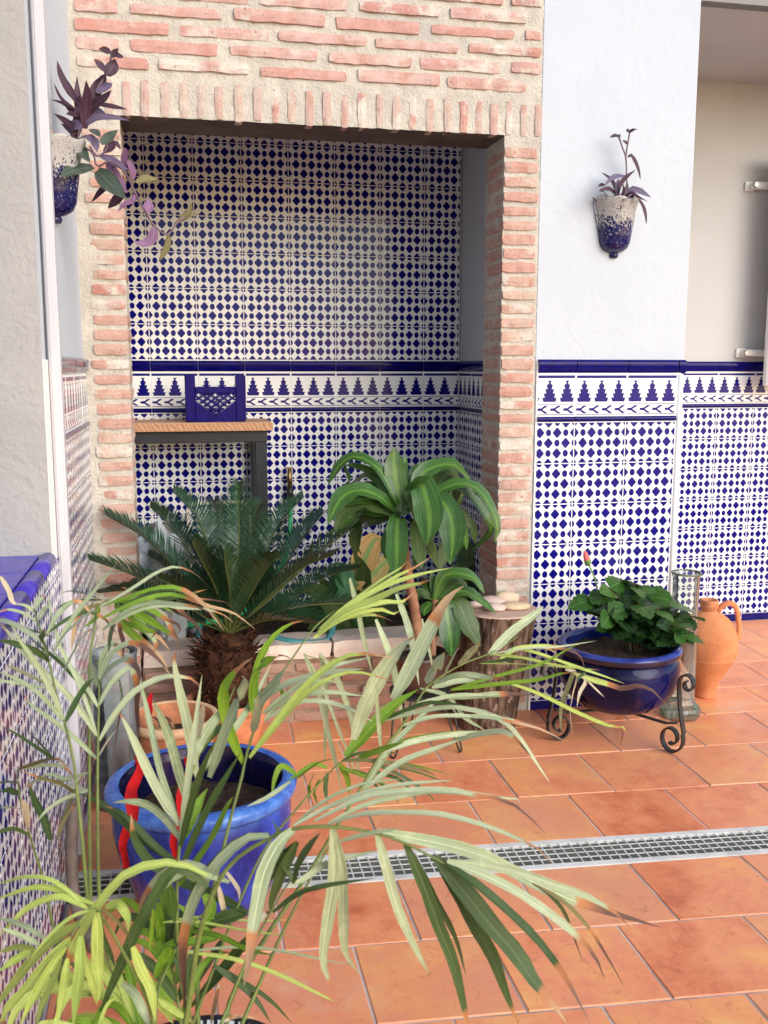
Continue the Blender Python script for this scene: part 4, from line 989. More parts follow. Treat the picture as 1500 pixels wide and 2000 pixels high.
# ------------------------------------------------------------------ glass vase and terracotta jug
vz = (.383, -.165, .0065)
vm = MB()
def octa(r, z): return [(vz[0]+r*math.cos(R(22.5+45*i)), vz[1]+r*math.sin(R(22.5+45*i)), vz[2]+z) for i in range(8)]
def octo(prof, name, mat, smooth=False):
    vs = []
    for r, z in prof: vs += octa(max(r, .0004), z)
    F = [(j*8+i, j*8+(i+1)%8, (j+1)*8+(i+1)%8, (j+1)*8+i) for j in range(len(prof)-1) for i in range(8)]
    return MB().add(vs, F).build(name, mat, vase, smooth)
vase = thing('glass_vase', (vz[0], vz[1], 0), 'tall clear octagonal glass vase standing beside the terracotta jug', 'vase')
octo([(0,.0),(.066,0),(.073,.005),(.074,.030),(.068,.042),(.055,.056)], 'foot', 'glass base')
octo([(.055,.056),(.0505,.075),(.0485,.30),(.0475,.48),(.0485,.525),(.0525,.540),(.053,.546),(.049,.546),(.045,.53),(.0435,.48),(.0445,.30),(.046,.08),(.040,.062),(0,.058)], 'body', 'glass')
MB().tube([(vz[0]+.0505*math.cos(a), vz[1]+.0505*math.sin(a), .5505) for a in [2*math.pi*i/36 for i in range(37)]], .0045, 8, False).build('lip', 'glass base', vase, True)
JX, JY = .585, .012
jg = thing('terracotta_jug', (JX, JY, 0), 'orange terracotta water jug with loop handle behind the glass vase', 'jug')
prof = [(0,.0065),(.038,.0065),(.042,.010),(.041,.02),(.043,.045),(.055,.08),(.082,.125),(.1085,.172)]
for i in range(6): zz = .178+i*.011; prof += [((.1105,.1135,.1155,.1165,.1165,.1155)[i], zz), ((.1105,.1135,.1155,.1165,.1165,.1155)[i]-.0026, zz+.005)]
prof += [(.1145,.245),(.108,.27),(.095,.30),(.076,.325),(.052,.342),(.036,.350),(.032,.356)]
MB().lathe(prof, 56, (JX,JY,0)).build('body', 'terracotta', jg, True)
MB().lathe([(.030,.350),(.030,.362),(.035,.370),(.036,.38),(.033,.388),(.036,.392),(.034,.398),(.027,.398),(.024,.385),(.024,.35)], 32, (JX,JY,0)).build('neck', 'bowl terracotta', jg, True)
MB().tube(resample([(JX+.030,JY-.012,.350),(JX+.05,JY-.014,.376),(JX+.078,JY-.02,.384),(JX+.102,JY-.024,.365),(JX+.113,JY-.026,.32),(JX+.119,JY-.027,.28),(JX+.112,JY-.026,.240)], 26), [.012]*22+[.013,.013,.014,.012], 12, flat=.75).build('handle', 'terracotta', jg, True)

# ------------------------------------------------------------------ dracaena on hairpin stand
DP = Vector((-.635, -.24, 0))
hs = thing('hairpin_stand', (DP.x, DP.y, 0), 'thin black hairpin legged plant stand in front of the planter', 'stand')
for ang in (R(222), R(-38), R(92)):
    d = Vector((math.cos(ang), math.sin(ang), 0)); t_ = Vector((-d.y, d.x, 0)); f_ = DP + d*.155 + Vector((0,0,.0105))
    top_ = DP + d*.095 + Vector((0,0,.20))
    MB().tube(resample([top_ - t_*.034, f_.lerp(top_, .15) - t_*.014, f_ - t_*.007, f_ + Vector((0,0,-.004)), f_ + t_*.007, f_.lerp(top_, .15) + t_*.014, top_ + t_*.034], 22), .0034, 8).build('leg', 'black metal', hs, True)
MB().strip([DP + Vector((.1*math.cos(a), .1*math.sin(a), .20)) for a in [2*math.pi*i/32 for i in range(33)]], .010, .004, (0,0,1)).build('ring', 'black metal', hs)
MB().lathe([(0,.203),(.1,.203),(.1,.206),(0,.206)], 32, (DP.x,DP.y,0)).build('plate', 'black metal', hs)
dp = thing('plant_pot', (DP.x, DP.y, .207), 'dark brown pot on the hairpin stand half hidden by palm leaves', 'pot')
MB().lathe([(0,.2075),(.068,.2075),(.074,.215),(.090,.29),(.098,.325),(.101,.335),(.094,.335),(.088,.315),(.086,.30)], 40, (DP.x,DP.y,0)).build('body', 'dark pot', dp, True)
MB().lathe([(.088,.318),(.03,.322),(.0,.324)], 24, (DP.x,DP.y,0)).build('soil', 'soil', dp, True)
dc = thing('corn_plant', (DP.x, DP.y, .32), 'tall corn plant with arching green leaves striped yellow down the middle', 'plant')
cb = Vector((DP.x, DP.y, .31)); ctp = Vector((-0.688,-0.200,0.777))
P = resample([cb, cb.lerp(ctp,.35)+Vector((.005,0,0)), cb.lerp(ctp,.7)-Vector((.006,0,0)), ctp], 40)
MB().tube(P, [.0165 + .0022*(i % 3 == 0) for i in range(40)], 14).build('cane', 'cane', dc, True)
leaves(dc, [
('D',1.00,0.0707,[(-0.690,-0.200,0.797),(-0.703,-0.190,0.887),(-0.710,-0.180,0.968),(-0.710,-0.170,1.025)]),
('D',1.00,0.0912,[(-0.673,-0.200,0.821),(-0.662,-0.240,0.892),(-0.643,-0.280,0.916),(-0.632,-0.320,0.861),(-0.635,-0.360,0.788),(-0.655,-0.400,0.732)]),
('D',1.00,0.0786,[(-0.657,-0.200,0.808),(-0.615,-0.234,0.853),(-0.569,-0.268,0.857),(-0.548,-0.302,0.808),(-0.551,-0.336,0.740),(-0.568,-0.370,0.661)]),
('D',1.00,0.0688,[(-0.690,-0.200,0.792),(-0.714,-0.250,0.800),(-0.728,-0.300,0.740),(-0.740,-0.350,0.685),(-0.754,-0.400,0.633)]),
('D',1.00,0.0593,[(-0.707,-0.200,0.814),(-0.770,-0.220,0.872),(-0.835,-0.240,0.898),(-0.895,-0.260,0.884),(-0.931,-0.280,0.840),(-0.954,-0.300,0.792)]),
('D',1.00,0.0433,[(-0.703,-0.200,0.834),(-0.750,-0.184,0.941),(-0.797,-0.168,0.985),(-0.848,-0.152,0.999),(-0.895,-0.136,0.963),(-0.927,-0.120,0.896)]),
('D',1.00,0.0401,[(-0.711,-0.200,0.818),(-0.754,-0.163,0.905),(-0.789,-0.125,0.931),(-0.825,-0.087,0.909),(-0.853,-0.050,0.875)]),
('K',1.00,0.0559,[(-0.707,-0.200,0.797),(-0.775,-0.205,0.833),(-0.838,-0.210,0.852),(-0.892,-0.215,0.817),(-0.918,-0.220,0.761)]),
('D',1.00,0.0575,[(-0.657,-0.200,0.820),(-0.629,-0.190,0.926),(-0.568,-0.180,0.964),(-0.501,-0.170,0.967),(-0.454,-0.160,0.923),(-0.415,-0.150,0.849)]),
('D',1.00,0.0460,[(-0.652,-0.200,0.808),(-0.564,-0.200,0.880),(-0.487,-0.200,0.906),(-0.422,-0.200,0.885),(-0.377,-0.200,0.821),(-0.352,-0.200,0.752),(-0.362,-0.200,0.697)]),
('K',1.00,0.0593,[(-0.648,-0.200,0.808),(-0.575,-0.160,0.871),(-0.512,-0.120,0.929),(-0.470,-0.080,0.906),(-0.449,-0.040,0.818),(-0.450,0.000,0.777)]),
('K',1.00,0.0584,[(-0.648,-0.200,0.795),(-0.556,-0.175,0.814),(-0.471,-0.150,0.791),(-0.419,-0.125,0.742),(-0.401,-0.100,0.676)]),
('D',1.00,0.0437,[(-0.648,-0.200,0.791),(-0.515,-0.183,0.776),(-0.462,-0.167,0.729),(-0.447,-0.150,0.665)]),
('K',1.00,0.0442,[(-0.656,-0.200,0.783),(-0.649,-0.240,0.744),(-0.650,-0.280,0.693),(-0.649,-0.320,0.639)]),
('K',1.00,0.0454,[(-0.707,-0.200,0.797),(-0.760,-0.170,0.786),(-0.813,-0.140,0.783),(-0.833,-0.110,0.719),(-0.824,-0.080,0.640)]),
('K',1.00,0.0384,[(-0.694,-0.200,0.805),(-0.732,-0.160,0.875),(-0.750,-0.120,0.938),(-0.750,-0.080,0.951)]),
('D',1.00,0.0435,[(-0.673,-0.200,0.804),(-0.647,-0.160,0.873),(-0.621,-0.120,0.944),(-0.594,-0.080,0.956)]),
('K',1.00,0.0386,[(-0.682,-0.200,0.796),(-0.662,-0.150,0.737),(-0.658,-0.100,0.659)]),
('K',1.00,0.0439,[(-0.665,-0.200,0.787),(-0.607,-0.173,0.731),(-0.565,-0.147,0.656),(-0.540,-0.120,0.597)]),
('D',1.00,0.0456,[(-0.673,-0.200,0.821),(-0.675,-0.167,0.883),(-0.676,-0.133,0.942),(-0.651,-0.100,0.989)]),
('K',1.00,0.0329,[(-0.707,-0.200,0.805),(-0.745,-0.200,0.840),(-0.774,-0.200,0.882)])], (0,-.62,.78), DRACP, 12, .10, nj=.18, wave=.12, wmul=1.08)
cb2 = cb + Vector((.045,.0,.0)); ct2 = Vector((-0.565,-0.170,0.496))
MB().tube(resample([cb2, cb2.lerp(ct2,.5), ct2], 12), .012, 12).build('cane', 'cane', dc, True)
DL = [
('D',1.00,0.0707,[(-0.690,-0.200,0.797),(-0.703,-0.190,0.887),(-0.710,-0.180,0.968),(-0.710,-0.170,1.025)]),
('D',1.00,0.0912,[(-0.673,-0.200,0.821),(-0.662,-0.240,0.892),(-0.643,-0.280,0.916),(-0.632,-0.320,0.861),(-0.635,-0.360,0.788),(-0.655,-0.400,0.732)]),
('D',1.00,0.0786,[(-0.657,-0.200,0.808),(-0.615,-0.234,0.853),(-0.569,-0.268,0.857),(-0.548,-0.302,0.808),(-0.551,-0.336,0.740),(-0.568,-0.370,0.661)]),
('D',1.00,0.0688,[(-0.690,-0.200,0.792),(-0.714,-0.250,0.800),(-0.728,-0.300,0.740),(-0.740,-0.350,0.685),(-0.754,-0.400,0.633)]),
('D',1.00,0.0593,[(-0.707,-0.200,0.814),(-0.770,-0.220,0.872),(-0.835,-0.240,0.898),(-0.895,-0.260,0.884),(-0.931,-0.280,0.840),(-0.954,-0.300,0.792)]),
('D',1.00,0.0433,[(-0.703,-0.200,0.834),(-0.750,-0.184,0.941),(-0.797,-0.168,0.985),(-0.848,-0.152,0.999),(-0.895,-0.136,0.963),(-0.927,-0.120,0.896)]),
('D',1.00,0.0401,[(-0.711,-0.200,0.818),(-0.754,-0.163,0.905),(-0.789,-0.125,0.931),(-0.825,-0.087,0.909),(-0.853,-0.050,0.875)]),
('K',1.00,0.0559,[(-0.707,-0.200,0.797),(-0.775,-0.205,0.833),(-0.838,-0.210,0.852),(-0.892,-0.215,0.817),(-0.918,-0.220,0.761)]),
('D',1.00,0.0575,[(-0.657,-0.200,0.820),(-0.629,-0.190,0.926),(-0.568,-0.180,0.964),(-0.501,-0.170,0.967),(-0.454,-0.160,0.923),(-0.415,-0.150,0.849)]),
('D',1.00,0.0460,[(-0.652,-0.200,0.808),(-0.564,-0.200,0.880),(-0.487,-0.200,0.906),(-0.422,-0.200,0.885),(-0.377,-0.200,0.821),(-0.352,-0.200,0.752),(-0.362,-0.200,0.697)]),
('K',1.00,0.0593,[(-0.648,-0.200,0.808),(-0.575,-0.160,0.871),(-0.512,-0.120,0.929),(-0.470,-0.080,0.906),(-0.449,-0.040,0.818),(-0.450,0.000,0.777)]),
('K',1.00,0.0584,[(-0.648,-0.200,0.795),(-0.556,-0.175,0.814),(-0.471,-0.150,0.791),(-0.419,-0.125,0.742),(-0.401,-0.100,0.676)]),
('D',1.00,0.0437,[(-0.648,-0.200,0.791),(-0.515,-0.183,0.776),(-0.462,-0.167,0.729),(-0.447,-0.150,0.665)]),
('K',1.00,0.0442,[(-0.656,-0.200,0.783),(-0.649,-0.240,0.744),(-0.650,-0.280,0.693),(-0.649,-0.320,0.639)]),
('K',1.00,0.0454,[(-0.707,-0.200,0.797),(-0.760,-0.170,0.786),(-0.813,-0.140,0.783),(-0.833,-0.110,0.719),(-0.824,-0.080,0.640)]),
('K',1.00,0.0384,[(-0.694,-0.200,0.805),(-0.732,-0.160,0.875),(-0.750,-0.120,0.938),(-0.750,-0.080,0.951)]),
('D',1.00,0.0435,[(-0.673,-0.200,0.804),(-0.647,-0.160,0.873),(-0.621,-0.120,0.944),(-0.594,-0.080,0.956)]),
('K',1.00,0.0386,[(-0.682,-0.200,0.796),(-0.662,-0.150,0.737),(-0.658,-0.100,0.659)]),
('K',1.00,0.0439,[(-0.665,-0.200,0.787),(-0.607,-0.173,0.731),(-0.565,-0.147,0.656),(-0.540,-0.120,0.597)]),
('D',1.00,0.0456,[(-0.673,-0.200,0.821),(-0.675,-0.167,0.883),(-0.676,-0.133,0.942),(-0.651,-0.100,0.989)]),
('K',1.00,0.0329,[(-0.707,-0.200,0.805),(-0.745,-0.200,0.840),(-0.774,-0.200,0.882)])]
random.seed(31)
leaves(dc, [(random.choice(('K','D')), 1, w*.85, [Vector(q[0]) + (Vector(p)-Vector(q[0]))*random.uniform(.85,.95) + Vector((rj(.05), random.uniform(.05,.16), -.03-.05*random.random()))*(i/(len(q)-1)) for i, p in enumerate(q)]) for (mk, tip, w, q) in DL[1:16]], (0,-.62,.78), DRACP, 12, .10, nj=.25, wave=.12)
leaves(dc, [
('D',1.00,0.0407,[(-0.565,-0.170,0.496),(-0.539,-0.183,0.580),(-0.486,-0.195,0.594),(-0.436,-0.208,0.577),(-0.402,-0.220,0.522)]),
('D',1.00,0.0602,[(-0.561,-0.170,0.492),(-0.538,-0.200,0.494),(-0.530,-0.230,0.423),(-0.531,-0.260,0.367),(-0.539,-0.290,0.329)]),
('K',1.00,0.0630,[(-0.556,-0.170,0.487),(-0.489,-0.197,0.486),(-0.461,-0.223,0.426),(-0.424,-0.250,0.345)]),
('D',1.00,0.0412,[(-0.556,-0.170,0.496),(-0.466,-0.177,0.528),(-0.397,-0.183,0.487),(-0.349,-0.190,0.443)]),
('D',1.00,0.0294,[(-0.569,-0.170,0.501),(-0.588,-0.140,0.543),(-0.590,-0.110,0.558)]),
('D',1.00,0.0244,[(-0.565,-0.170,0.505),(-0.566,-0.155,0.554),(-0.571,-0.140,0.594)]),
('D',1.00,0.0295,[(-0.561,-0.170,0.505),(-0.532,-0.145,0.541),(-0.531,-0.120,0.584)]),
('K',1.00,0.0444,[(-0.556,-0.170,0.496),(-0.505,-0.158,0.539),(-0.462,-0.145,0.547),(-0.448,-0.132,0.482),(-0.453,-0.120,0.457)]),
('K',1.00,0.0292,[(-0.569,-0.170,0.497),(-0.612,-0.163,0.523),(-0.636,-0.157,0.501),(-0.643,-0.150,0.469)]),
('D',1.00,0.0290,[(-0.569,-0.170,0.492),(-0.602,-0.195,0.478),(-0.616,-0.220,0.455)]),
('K',1.00,0.0344,[(-0.561,-0.170,0.488),(-0.547,-0.155,0.426),(-0.547,-0.140,0.356)])], (0,-.62,.78), DRACP, 12, .10, nj=.2, wave=.1, wmul=1.2)
bd = thing('rubber_plant', (-.80,.35,.24), 'dark leafy plant in the bed between cycad and corn plant', 'plant')
for q in range(5): MB().tube(resample([(-.80,.35,.22), (-.80+rj(.05),.35+rj(.05),.33), (-.80+rj(.14),.36+rj(.1),.46)], 6), .005, 6).build('stem', 'stem green', bd, True)
leaves(bd, [
('K',1.00,0.1024,[(-0.769,0.300,0.253),(-0.854,0.267,0.389),(-0.957,0.233,0.462),(-1.019,0.200,0.443)]),
('K',1.00,0.0916,[(-0.769,0.300,0.253),(-0.748,0.300,0.396),(-0.728,0.300,0.497),(-0.768,0.300,0.580)]),
('K',1.00,0.1024,[(-0.769,0.300,0.253),(-0.662,0.325,0.344),(-0.594,0.350,0.418)]),
('E',1.00,0.0848,[(-0.769,0.300,0.274),(-0.834,0.267,0.428),(-0.848,0.233,0.536),(-0.828,0.200,0.507)]),
('K',1.00,0.0903,[(-0.769,0.300,0.263),(-0.877,0.250,0.324),(-0.962,0.200,0.312)]),
('K',1.00,0.0919,[(-0.769,0.300,0.263),(-0.692,0.275,0.297),(-0.636,0.250,0.270)]),
('K',1.00,0.1010,[(-0.769,0.300,0.274),(-0.906,0.325,0.357),(-0.974,0.350,0.333)]),
('E',1.00,0.1025,[(-0.749,0.300,0.293),(-0.762,0.333,0.471),(-0.695,0.367,0.544),(-0.626,0.400,0.513)]),
('E',1.00,0.0933,[(-0.769,0.300,0.274),(-0.657,0.350,0.463),(-0.573,0.400,0.511)]),
('K',1.00,0.0939,[(-0.749,0.300,0.272),(-0.615,0.350,0.357),(-0.520,0.400,0.340)]),
('K',1.00,0.0831,[(-0.769,0.300,0.263),(-0.862,0.350,0.431),(-0.895,0.400,0.483)]),
('E',1.00,0.0894,[(-0.868,0.300,0.523),(-0.815,0.260,0.509),(-0.818,0.220,0.448),(-0.857,0.180,0.440)]),
('R',1.00,0.1033,[(-0.768,0.300,0.438),(-0.708,0.350,0.558),(-0.657,0.400,0.619),(-0.595,0.450,0.582)]),
('R',1.00,0.0794,[(-0.748,0.300,0.437),(-0.655,0.360,0.502),(-0.569,0.420,0.560)])], (0,-.6,.8), LEAFP, 9, .1, nj=.5)
bd = thing('rubber_plant', (-.36,.32,.24), 'dark leafy plant in the bed behind the right pillar', 'plant')
MB().tube(resample([(-.36,.32,.22), (-.355,.32,.33), (-.33,.33,.46)], 6), .005, 6).build('stem', 'stem green', bd, True)
leaves(bd, [
('K',1.00,0.1169,[(-0.331,0.300,0.228),(-0.355,0.300,0.398),(-0.335,0.300,0.501),(-0.272,0.300,0.530)]),
('K',1.00,0.1045,[(-0.331,0.300,0.228),(-0.261,0.325,0.345),(-0.223,0.350,0.444)]),
('K',1.00,0.1038,[(-0.331,0.300,0.228),(-0.390,0.325,0.352),(-0.405,0.350,0.431)]),
('K',1.00,0.0938,[(-0.331,0.300,0.228),(-0.297,0.275,0.297),(-0.273,0.250,0.281)]),
('K',1.00,0.1028,[(-0.331,0.300,0.228),(-0.382,0.275,0.301),(-0.451,0.250,0.322)]),
('K',1.00,0.0950,[(-0.331,0.300,0.228),(-0.314,0.333,0.409),(-0.285,0.367,0.591),(-0.231,0.400,0.540)]),
('K',1.00,0.1036,[(-0.331,0.300,0.228),(-0.281,0.300,0.394),(-0.249,0.300,0.414)])], (0,-.6,.8), LEAFP, 9, .1, nj=.5)

# ------------------------------------------------------------------ cycad
CB = Vector((-1.275, -.16, 0))
cp = thing('terracotta_pot', (CB.x, CB.y, 0), 'dull terracotta pot holding the shaggy cycad trunk', 'pot')
MB().lathe([(0,.007),(.09,.007),(.10,.012),(.125,.15),(.128,.16),(.138,.163),(.140,.195),(.130,.197),(.122,.18)], 40, (CB.x,CB.y,0)).build('body', 'bowl terracotta', cp, True)
MB().lathe([(.125,.175),(.06,.18),(0,.182)], 24, (CB.x,CB.y,0)).build('soil', 'soil', cp, True)
cyp = thing('cycad', (CB.x, CB.y, .18), 'dark green cycad with stiff feathery fronds over a shaggy brown trunk', 'palm')
mb = MB().lathe([(.078,.16),(.092,.20),(.098,.25),(.097,.31),(.088,.36),(.06,.40),(.02,.415),(0,.416)], 40, (CB.x,CB.y,0), wob=.12); mb.build('trunk', 'fibre', cyp, True)
random.seed(3); sc_m = MB()
for i in range(520):
    a = random.uniform(0, 2*math.pi); z = random.uniform(.175, .405); r = .094*math.sqrt(max(.05, 1-((z-.27)/.16)**4)) if z > .27 else .078+.016*(z-.16)/.11
    b = CB + Vector((r*math.cos(a), r*math.sin(a), z)); up = .2 + 1.3*max(0,(z-.30)/.1)
    d = Vector((math.cos(a)+rj(.35), math.sin(a)+rj(.35), rj(.7)+up*.6)).normalized(); L = random.uniform(.012,.03) if z < .33 else random.uniform(.03,.075)
    w = d.cross(Vector((rj(1),rj(1),rj(1)))).normalized()*random.uniform(.003,.007); u = d.cross(w)
    sc_m.add([b-w, b+w, b+u*.5, b+d*L], [(0,1,3),(1,2,3),(2,0,3)])
sc_m.build('leaf_bases', 'fibre', cyp)
CY = [[(-1.266,-0.160,0.412),(-1.448,-0.173,0.552),(-1.566,-0.187,0.629),(-1.696,-0.200,0.687)],
[(-1.266,-0.160,0.412),(-1.411,-0.123,0.602),(-1.530,-0.087,0.729),(-1.655,-0.050,0.807)],
[(-1.266,-0.160,0.412),(-1.353,-0.057,0.605),(-1.445,0.047,0.742),(-1.520,0.150,0.802)],
[(-1.266,-0.160,0.412),(-1.303,-0.073,0.587),(-1.348,0.013,0.758),(-1.438,0.100,0.861)],
[(-1.266,-0.160,0.412),(-1.269,-0.007,0.621),(-1.286,0.147,0.759),(-1.295,0.300,0.798)],
[(-1.266,-0.160,0.412),(-1.226,-0.040,0.662),(-1.215,0.080,0.804),(-1.205,0.200,0.871)],
[(-1.266,-0.160,0.412),(-1.189,-0.007,0.654),(-1.155,0.147,0.765),(-1.115,0.300,0.793)],
[(-1.266,-0.160,0.412),(-1.148,-0.057,0.630),(-1.076,0.047,0.750),(-0.978,0.150,0.821)],
[(-1.266,-0.160,0.412),(-1.092,-0.090,0.595),(-1.003,-0.020,0.704),(-0.921,0.050,0.776)],
[(-1.266,-0.160,0.412),(-1.071,-0.140,0.570),(-0.911,-0.120,0.701),(-0.751,-0.100,0.788)],
[(-1.266,-0.160,0.412),(-1.148,-0.223,0.469),(-1.038,-0.287,0.474),(-0.955,-0.350,0.475)],
[(-1.266,-0.160,0.412),(-1.069,-0.107,0.473),(-0.848,-0.053,0.467),(-0.642,0.000,0.406)],
[(-1.266,-0.160,0.412),(-1.445,-0.107,0.483),(-1.561,-0.053,0.546),(-1.694,0.000,0.535)],
[(-1.266,-0.160,0.412),(-1.311,-0.223,0.583),(-1.350,-0.287,0.681),(-1.380,-0.350,0.759)],
[(-1.266,-0.160,0.412),(-1.266,-0.240,0.567),(-1.280,-0.320,0.669),(-1.287,-0.400,0.741)],
[(-1.266,-0.160,0.412),(-1.197,-0.233,0.563),(-1.152,-0.307,0.661),(-1.118,-0.380,0.715)],
[(-1.266,-0.160,0.412),(-1.129,-0.207,0.553),(-1.032,-0.253,0.645),(-0.938,-0.300,0.692)],
[(-1.266,-0.160,0.412),(-1.062,-0.040,0.474),(-0.919,0.080,0.533),(-0.766,0.200,0.540)],
[(-1.266,-0.160,0.412),(-1.376,-0.040,0.526),(-1.460,0.080,0.593),(-1.534,0.200,0.618)],
[(-1.266,-0.160,0.412),(-1.345,-0.223,0.533),(-1.423,-0.287,0.602),(-1.483,-0.350,0.651)]]
for ri, pts in enumerate(CY):
    P = resample(pts, 60); n_ = len(P)
    fr_ = MB().tube(P, [.0042*(1-.8*i/n_)+.0005 for i in range(n_)], 6).build('frond', 'cycas rachis', cyp, True)
    lm = MB(); Ltot = sum((b-a).length for a, b in zip(P, P[1:]))
    nleaf = 78
    cdir = (P[-1] - CB); 
    for k in range(nleaf):
        t = .17 + .83*k/(nleaf-1); i = min(n_-2, int(t*(n_-1))); p = P[i].lerp(P[i+1], t*(n_-1)-i)
        T = (P[min(n_-1,i+2)] - P[max(0,i-2)]).normalized()
        upv = Vector((0,0,1)); 
        if abs(T.z) > .80: upv = (Vector((CB.x,CB.y,0)) - Vector((P[-1].x,P[-1].y,0))); upv.z = .35
        S_ = T.cross(upv); S_.normalize(); U_ = S_.cross(T).normalized()
        L = .112*(math.sin(math.pi*min(1,(.12+.80*t)))**.6)*(1+rj(.08)); 
        for s in (-1,1):
            d = (S_*s*(.92-.30*t+rj(.05)) + T*(.48+.42*t) + U_*(.40+rj(.12))).normalized(); wv = (T.cross(d)).cross(d).normalized()*.0026
            nrm = d.cross(wv).normalized()
            m1 = p + d*L*.45 + U_*.004; e = p + d*L - U_*.004*rj(1) - Vector((0,0,.006))
            lm.add([p-wv*.7, p+wv*.7, m1+wv, m1-wv, e], [(0,1,2,3),(3,2,4)])
    o = lm.build('leaflets', 'cycas', fr_); o['kind'] = 'stuff'

# ------------------------------------------------------------------ bowl, left glass, big blue pot
BC = (-1.455, -.37)
bw = thing('terracotta_bowl', (BC[0], BC[1], 0), 'weathered terracotta bowl pot with pale rim behind the big blue pot', 'pot')
MB().lathe([(0,.007),(.085,.007),(.095,.014),(.118,.10),(.130,.175),(.131,.19)], 44, (BC[0],BC[1],0), wob=.01).build('body', 'bowl terracotta', bw, True)
MB().lathe([(.131,.19),(.139,.194),(.143,.205),(.140,.219),(.131,.223),(.123,.218)], 44, (BC[0],BC[1],0), wob=.01).build('rim', 'bowl rim', bw, True)
MB().lathe([(.123,.218),(.117,.17),(.108,.14)], 44, (BC[0],BC[1],0)).build('inner_wall', 'bowl terracotta', bw, True)
MB().lathe([(.113,.150),(.06,.158),(0,.160)], 24, (BC[0],BC[1],0), wob=.05).build('soil', 'soil', bw, True)
dl = thing('dry_sprout', (BC[0]-.05, BC[1]+.02, .155), 'withered dark red sprout in the terracotta bowl', 'plant')
for q in range(9):
    a = rj(3.1); b = Vector((BC[0]-.03+rj(.05), BC[1]+rj(.05), .157)); e = b + Vector((.06*math.cos(a), .06*math.sin(a), .02+random.random()*.05))
    o = MB().blade([b, b.lerp(e,.5)+Vector((0,0,.02)), e], .012, (rj(1),-1,.5), .1, LEAFP, 7).build('leaf', 'leafO', dl, True); o['tip'] = .3
o = MB().blade([(-1.523,-0.370,0.221), (-1.526,-0.360,0.259), (-1.515,-0.350,0.292)], .022, (0,-1,.2), .1, LEAFP, 8).build('leaf', 'red cloth', dl, True)
gl = thing('glass_cylinder', (-1.612, -.50, 0), 'tall cloudy glass cylinder vase against the left tiled wall', 'vase')
MB().lathe([(0,.0066),(.066,.0066),(.068,.012),(.066,.06),(.064,.46),(.066,.475),(.062,.475),(.060,.46),(.061,.06),(.05,.03),(0,.03)], 40, (-1.612,-.50,0)).build('body', 'old glass', gl, True)
QC = (-1.375, -1.07)
qp = thing('large_blue_pot', (QC[0], QC[1], 0), 'large bright blue glazed pot with thick rim standing at lower left', 'pot')
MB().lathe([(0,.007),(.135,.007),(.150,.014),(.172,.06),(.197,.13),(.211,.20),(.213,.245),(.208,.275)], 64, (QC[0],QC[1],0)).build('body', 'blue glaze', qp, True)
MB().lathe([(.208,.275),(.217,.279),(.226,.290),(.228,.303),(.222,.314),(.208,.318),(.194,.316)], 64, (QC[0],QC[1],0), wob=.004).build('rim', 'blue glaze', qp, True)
MB().lathe([(.194,.316),(.186,.308),(.182,.28),(.180,.22)], 64, (QC[0],QC[1],0)).build('inner_wall', 'dark glaze', qp, True)
for c_ in qp.children: c_.data.transform(Matrix.Identity(4))
sb = MB(); sb.add([(QC[0] + r*math.cos(2*math.pi*i/nn), QC[1] + r*math.sin(2*math.pi*i/nn), .228 + .016*noise.noise((r*30, i*.9, 5))) for r in (.183,.14,.09,.04) for i in range(nn)] + [(QC[0], QC[1], .235)], [(a*nn+i, a*nn+(i+1)%nn, (a+1)*nn+(i+1)%nn, (a+1)*nn+i) for a in range(3) for i in range(nn)] + [(3*nn+i, 3*nn+(i+1)%nn, 4*nn) for i in range(nn)]); sb.build('soil', 'soil', qp, True)
def ribbon(pts, w, label):
    P_ = resample(pts, 24); P_ = [p + Vector((.006*math.sin(i*.9), 0, 0)) for i, p in enumerate(P_)]
    o = MB().blade(P_, w, (.25,-1,.2), .3, lambda t: 1 - .35*math.sin(t*5)**2, 24, 1.2).build('red_ribbon', 'red cloth', None, True); tag(o, label, 'ribbon', 'red ribbons over the big blue pot')
ribbon([(-1.522,-1.120,0.373), (-1.511,-1.200,0.433), (-1.519,-1.300,0.398), (-1.527,-1.335,0.363), (-1.537,-1.340,0.309), (-1.546,-1.330,0.236)], .026, 'red cloth ribbon hanging over the left of the big blue pot')
ribbon([(-1.401,-1.120,0.363), (-1.405,-1.200,0.415), (-1.414,-1.300,0.388), (-1.426,-1.335,0.353), (-1.434,-1.340,0.299), (-1.442,-1.330,0.236)], .024, 'red cloth ribbon hanging over the middle of the big blue pot')
pp = MB().tube(resample([(-1.665,-1.10,.30),(-1.672,-1.12,.24),(-1.675,-1.14,.16),(-1.668,-1.17,.09),(-1.645,-1.21,.045),(-1.62,-1.26,.0225)], 30), .014, 12).build('drain_pipe', 'brown pipe', None, True)
tag(pp, 'curved brown pipe between left tiled wall and big blue pot', 'pipe')

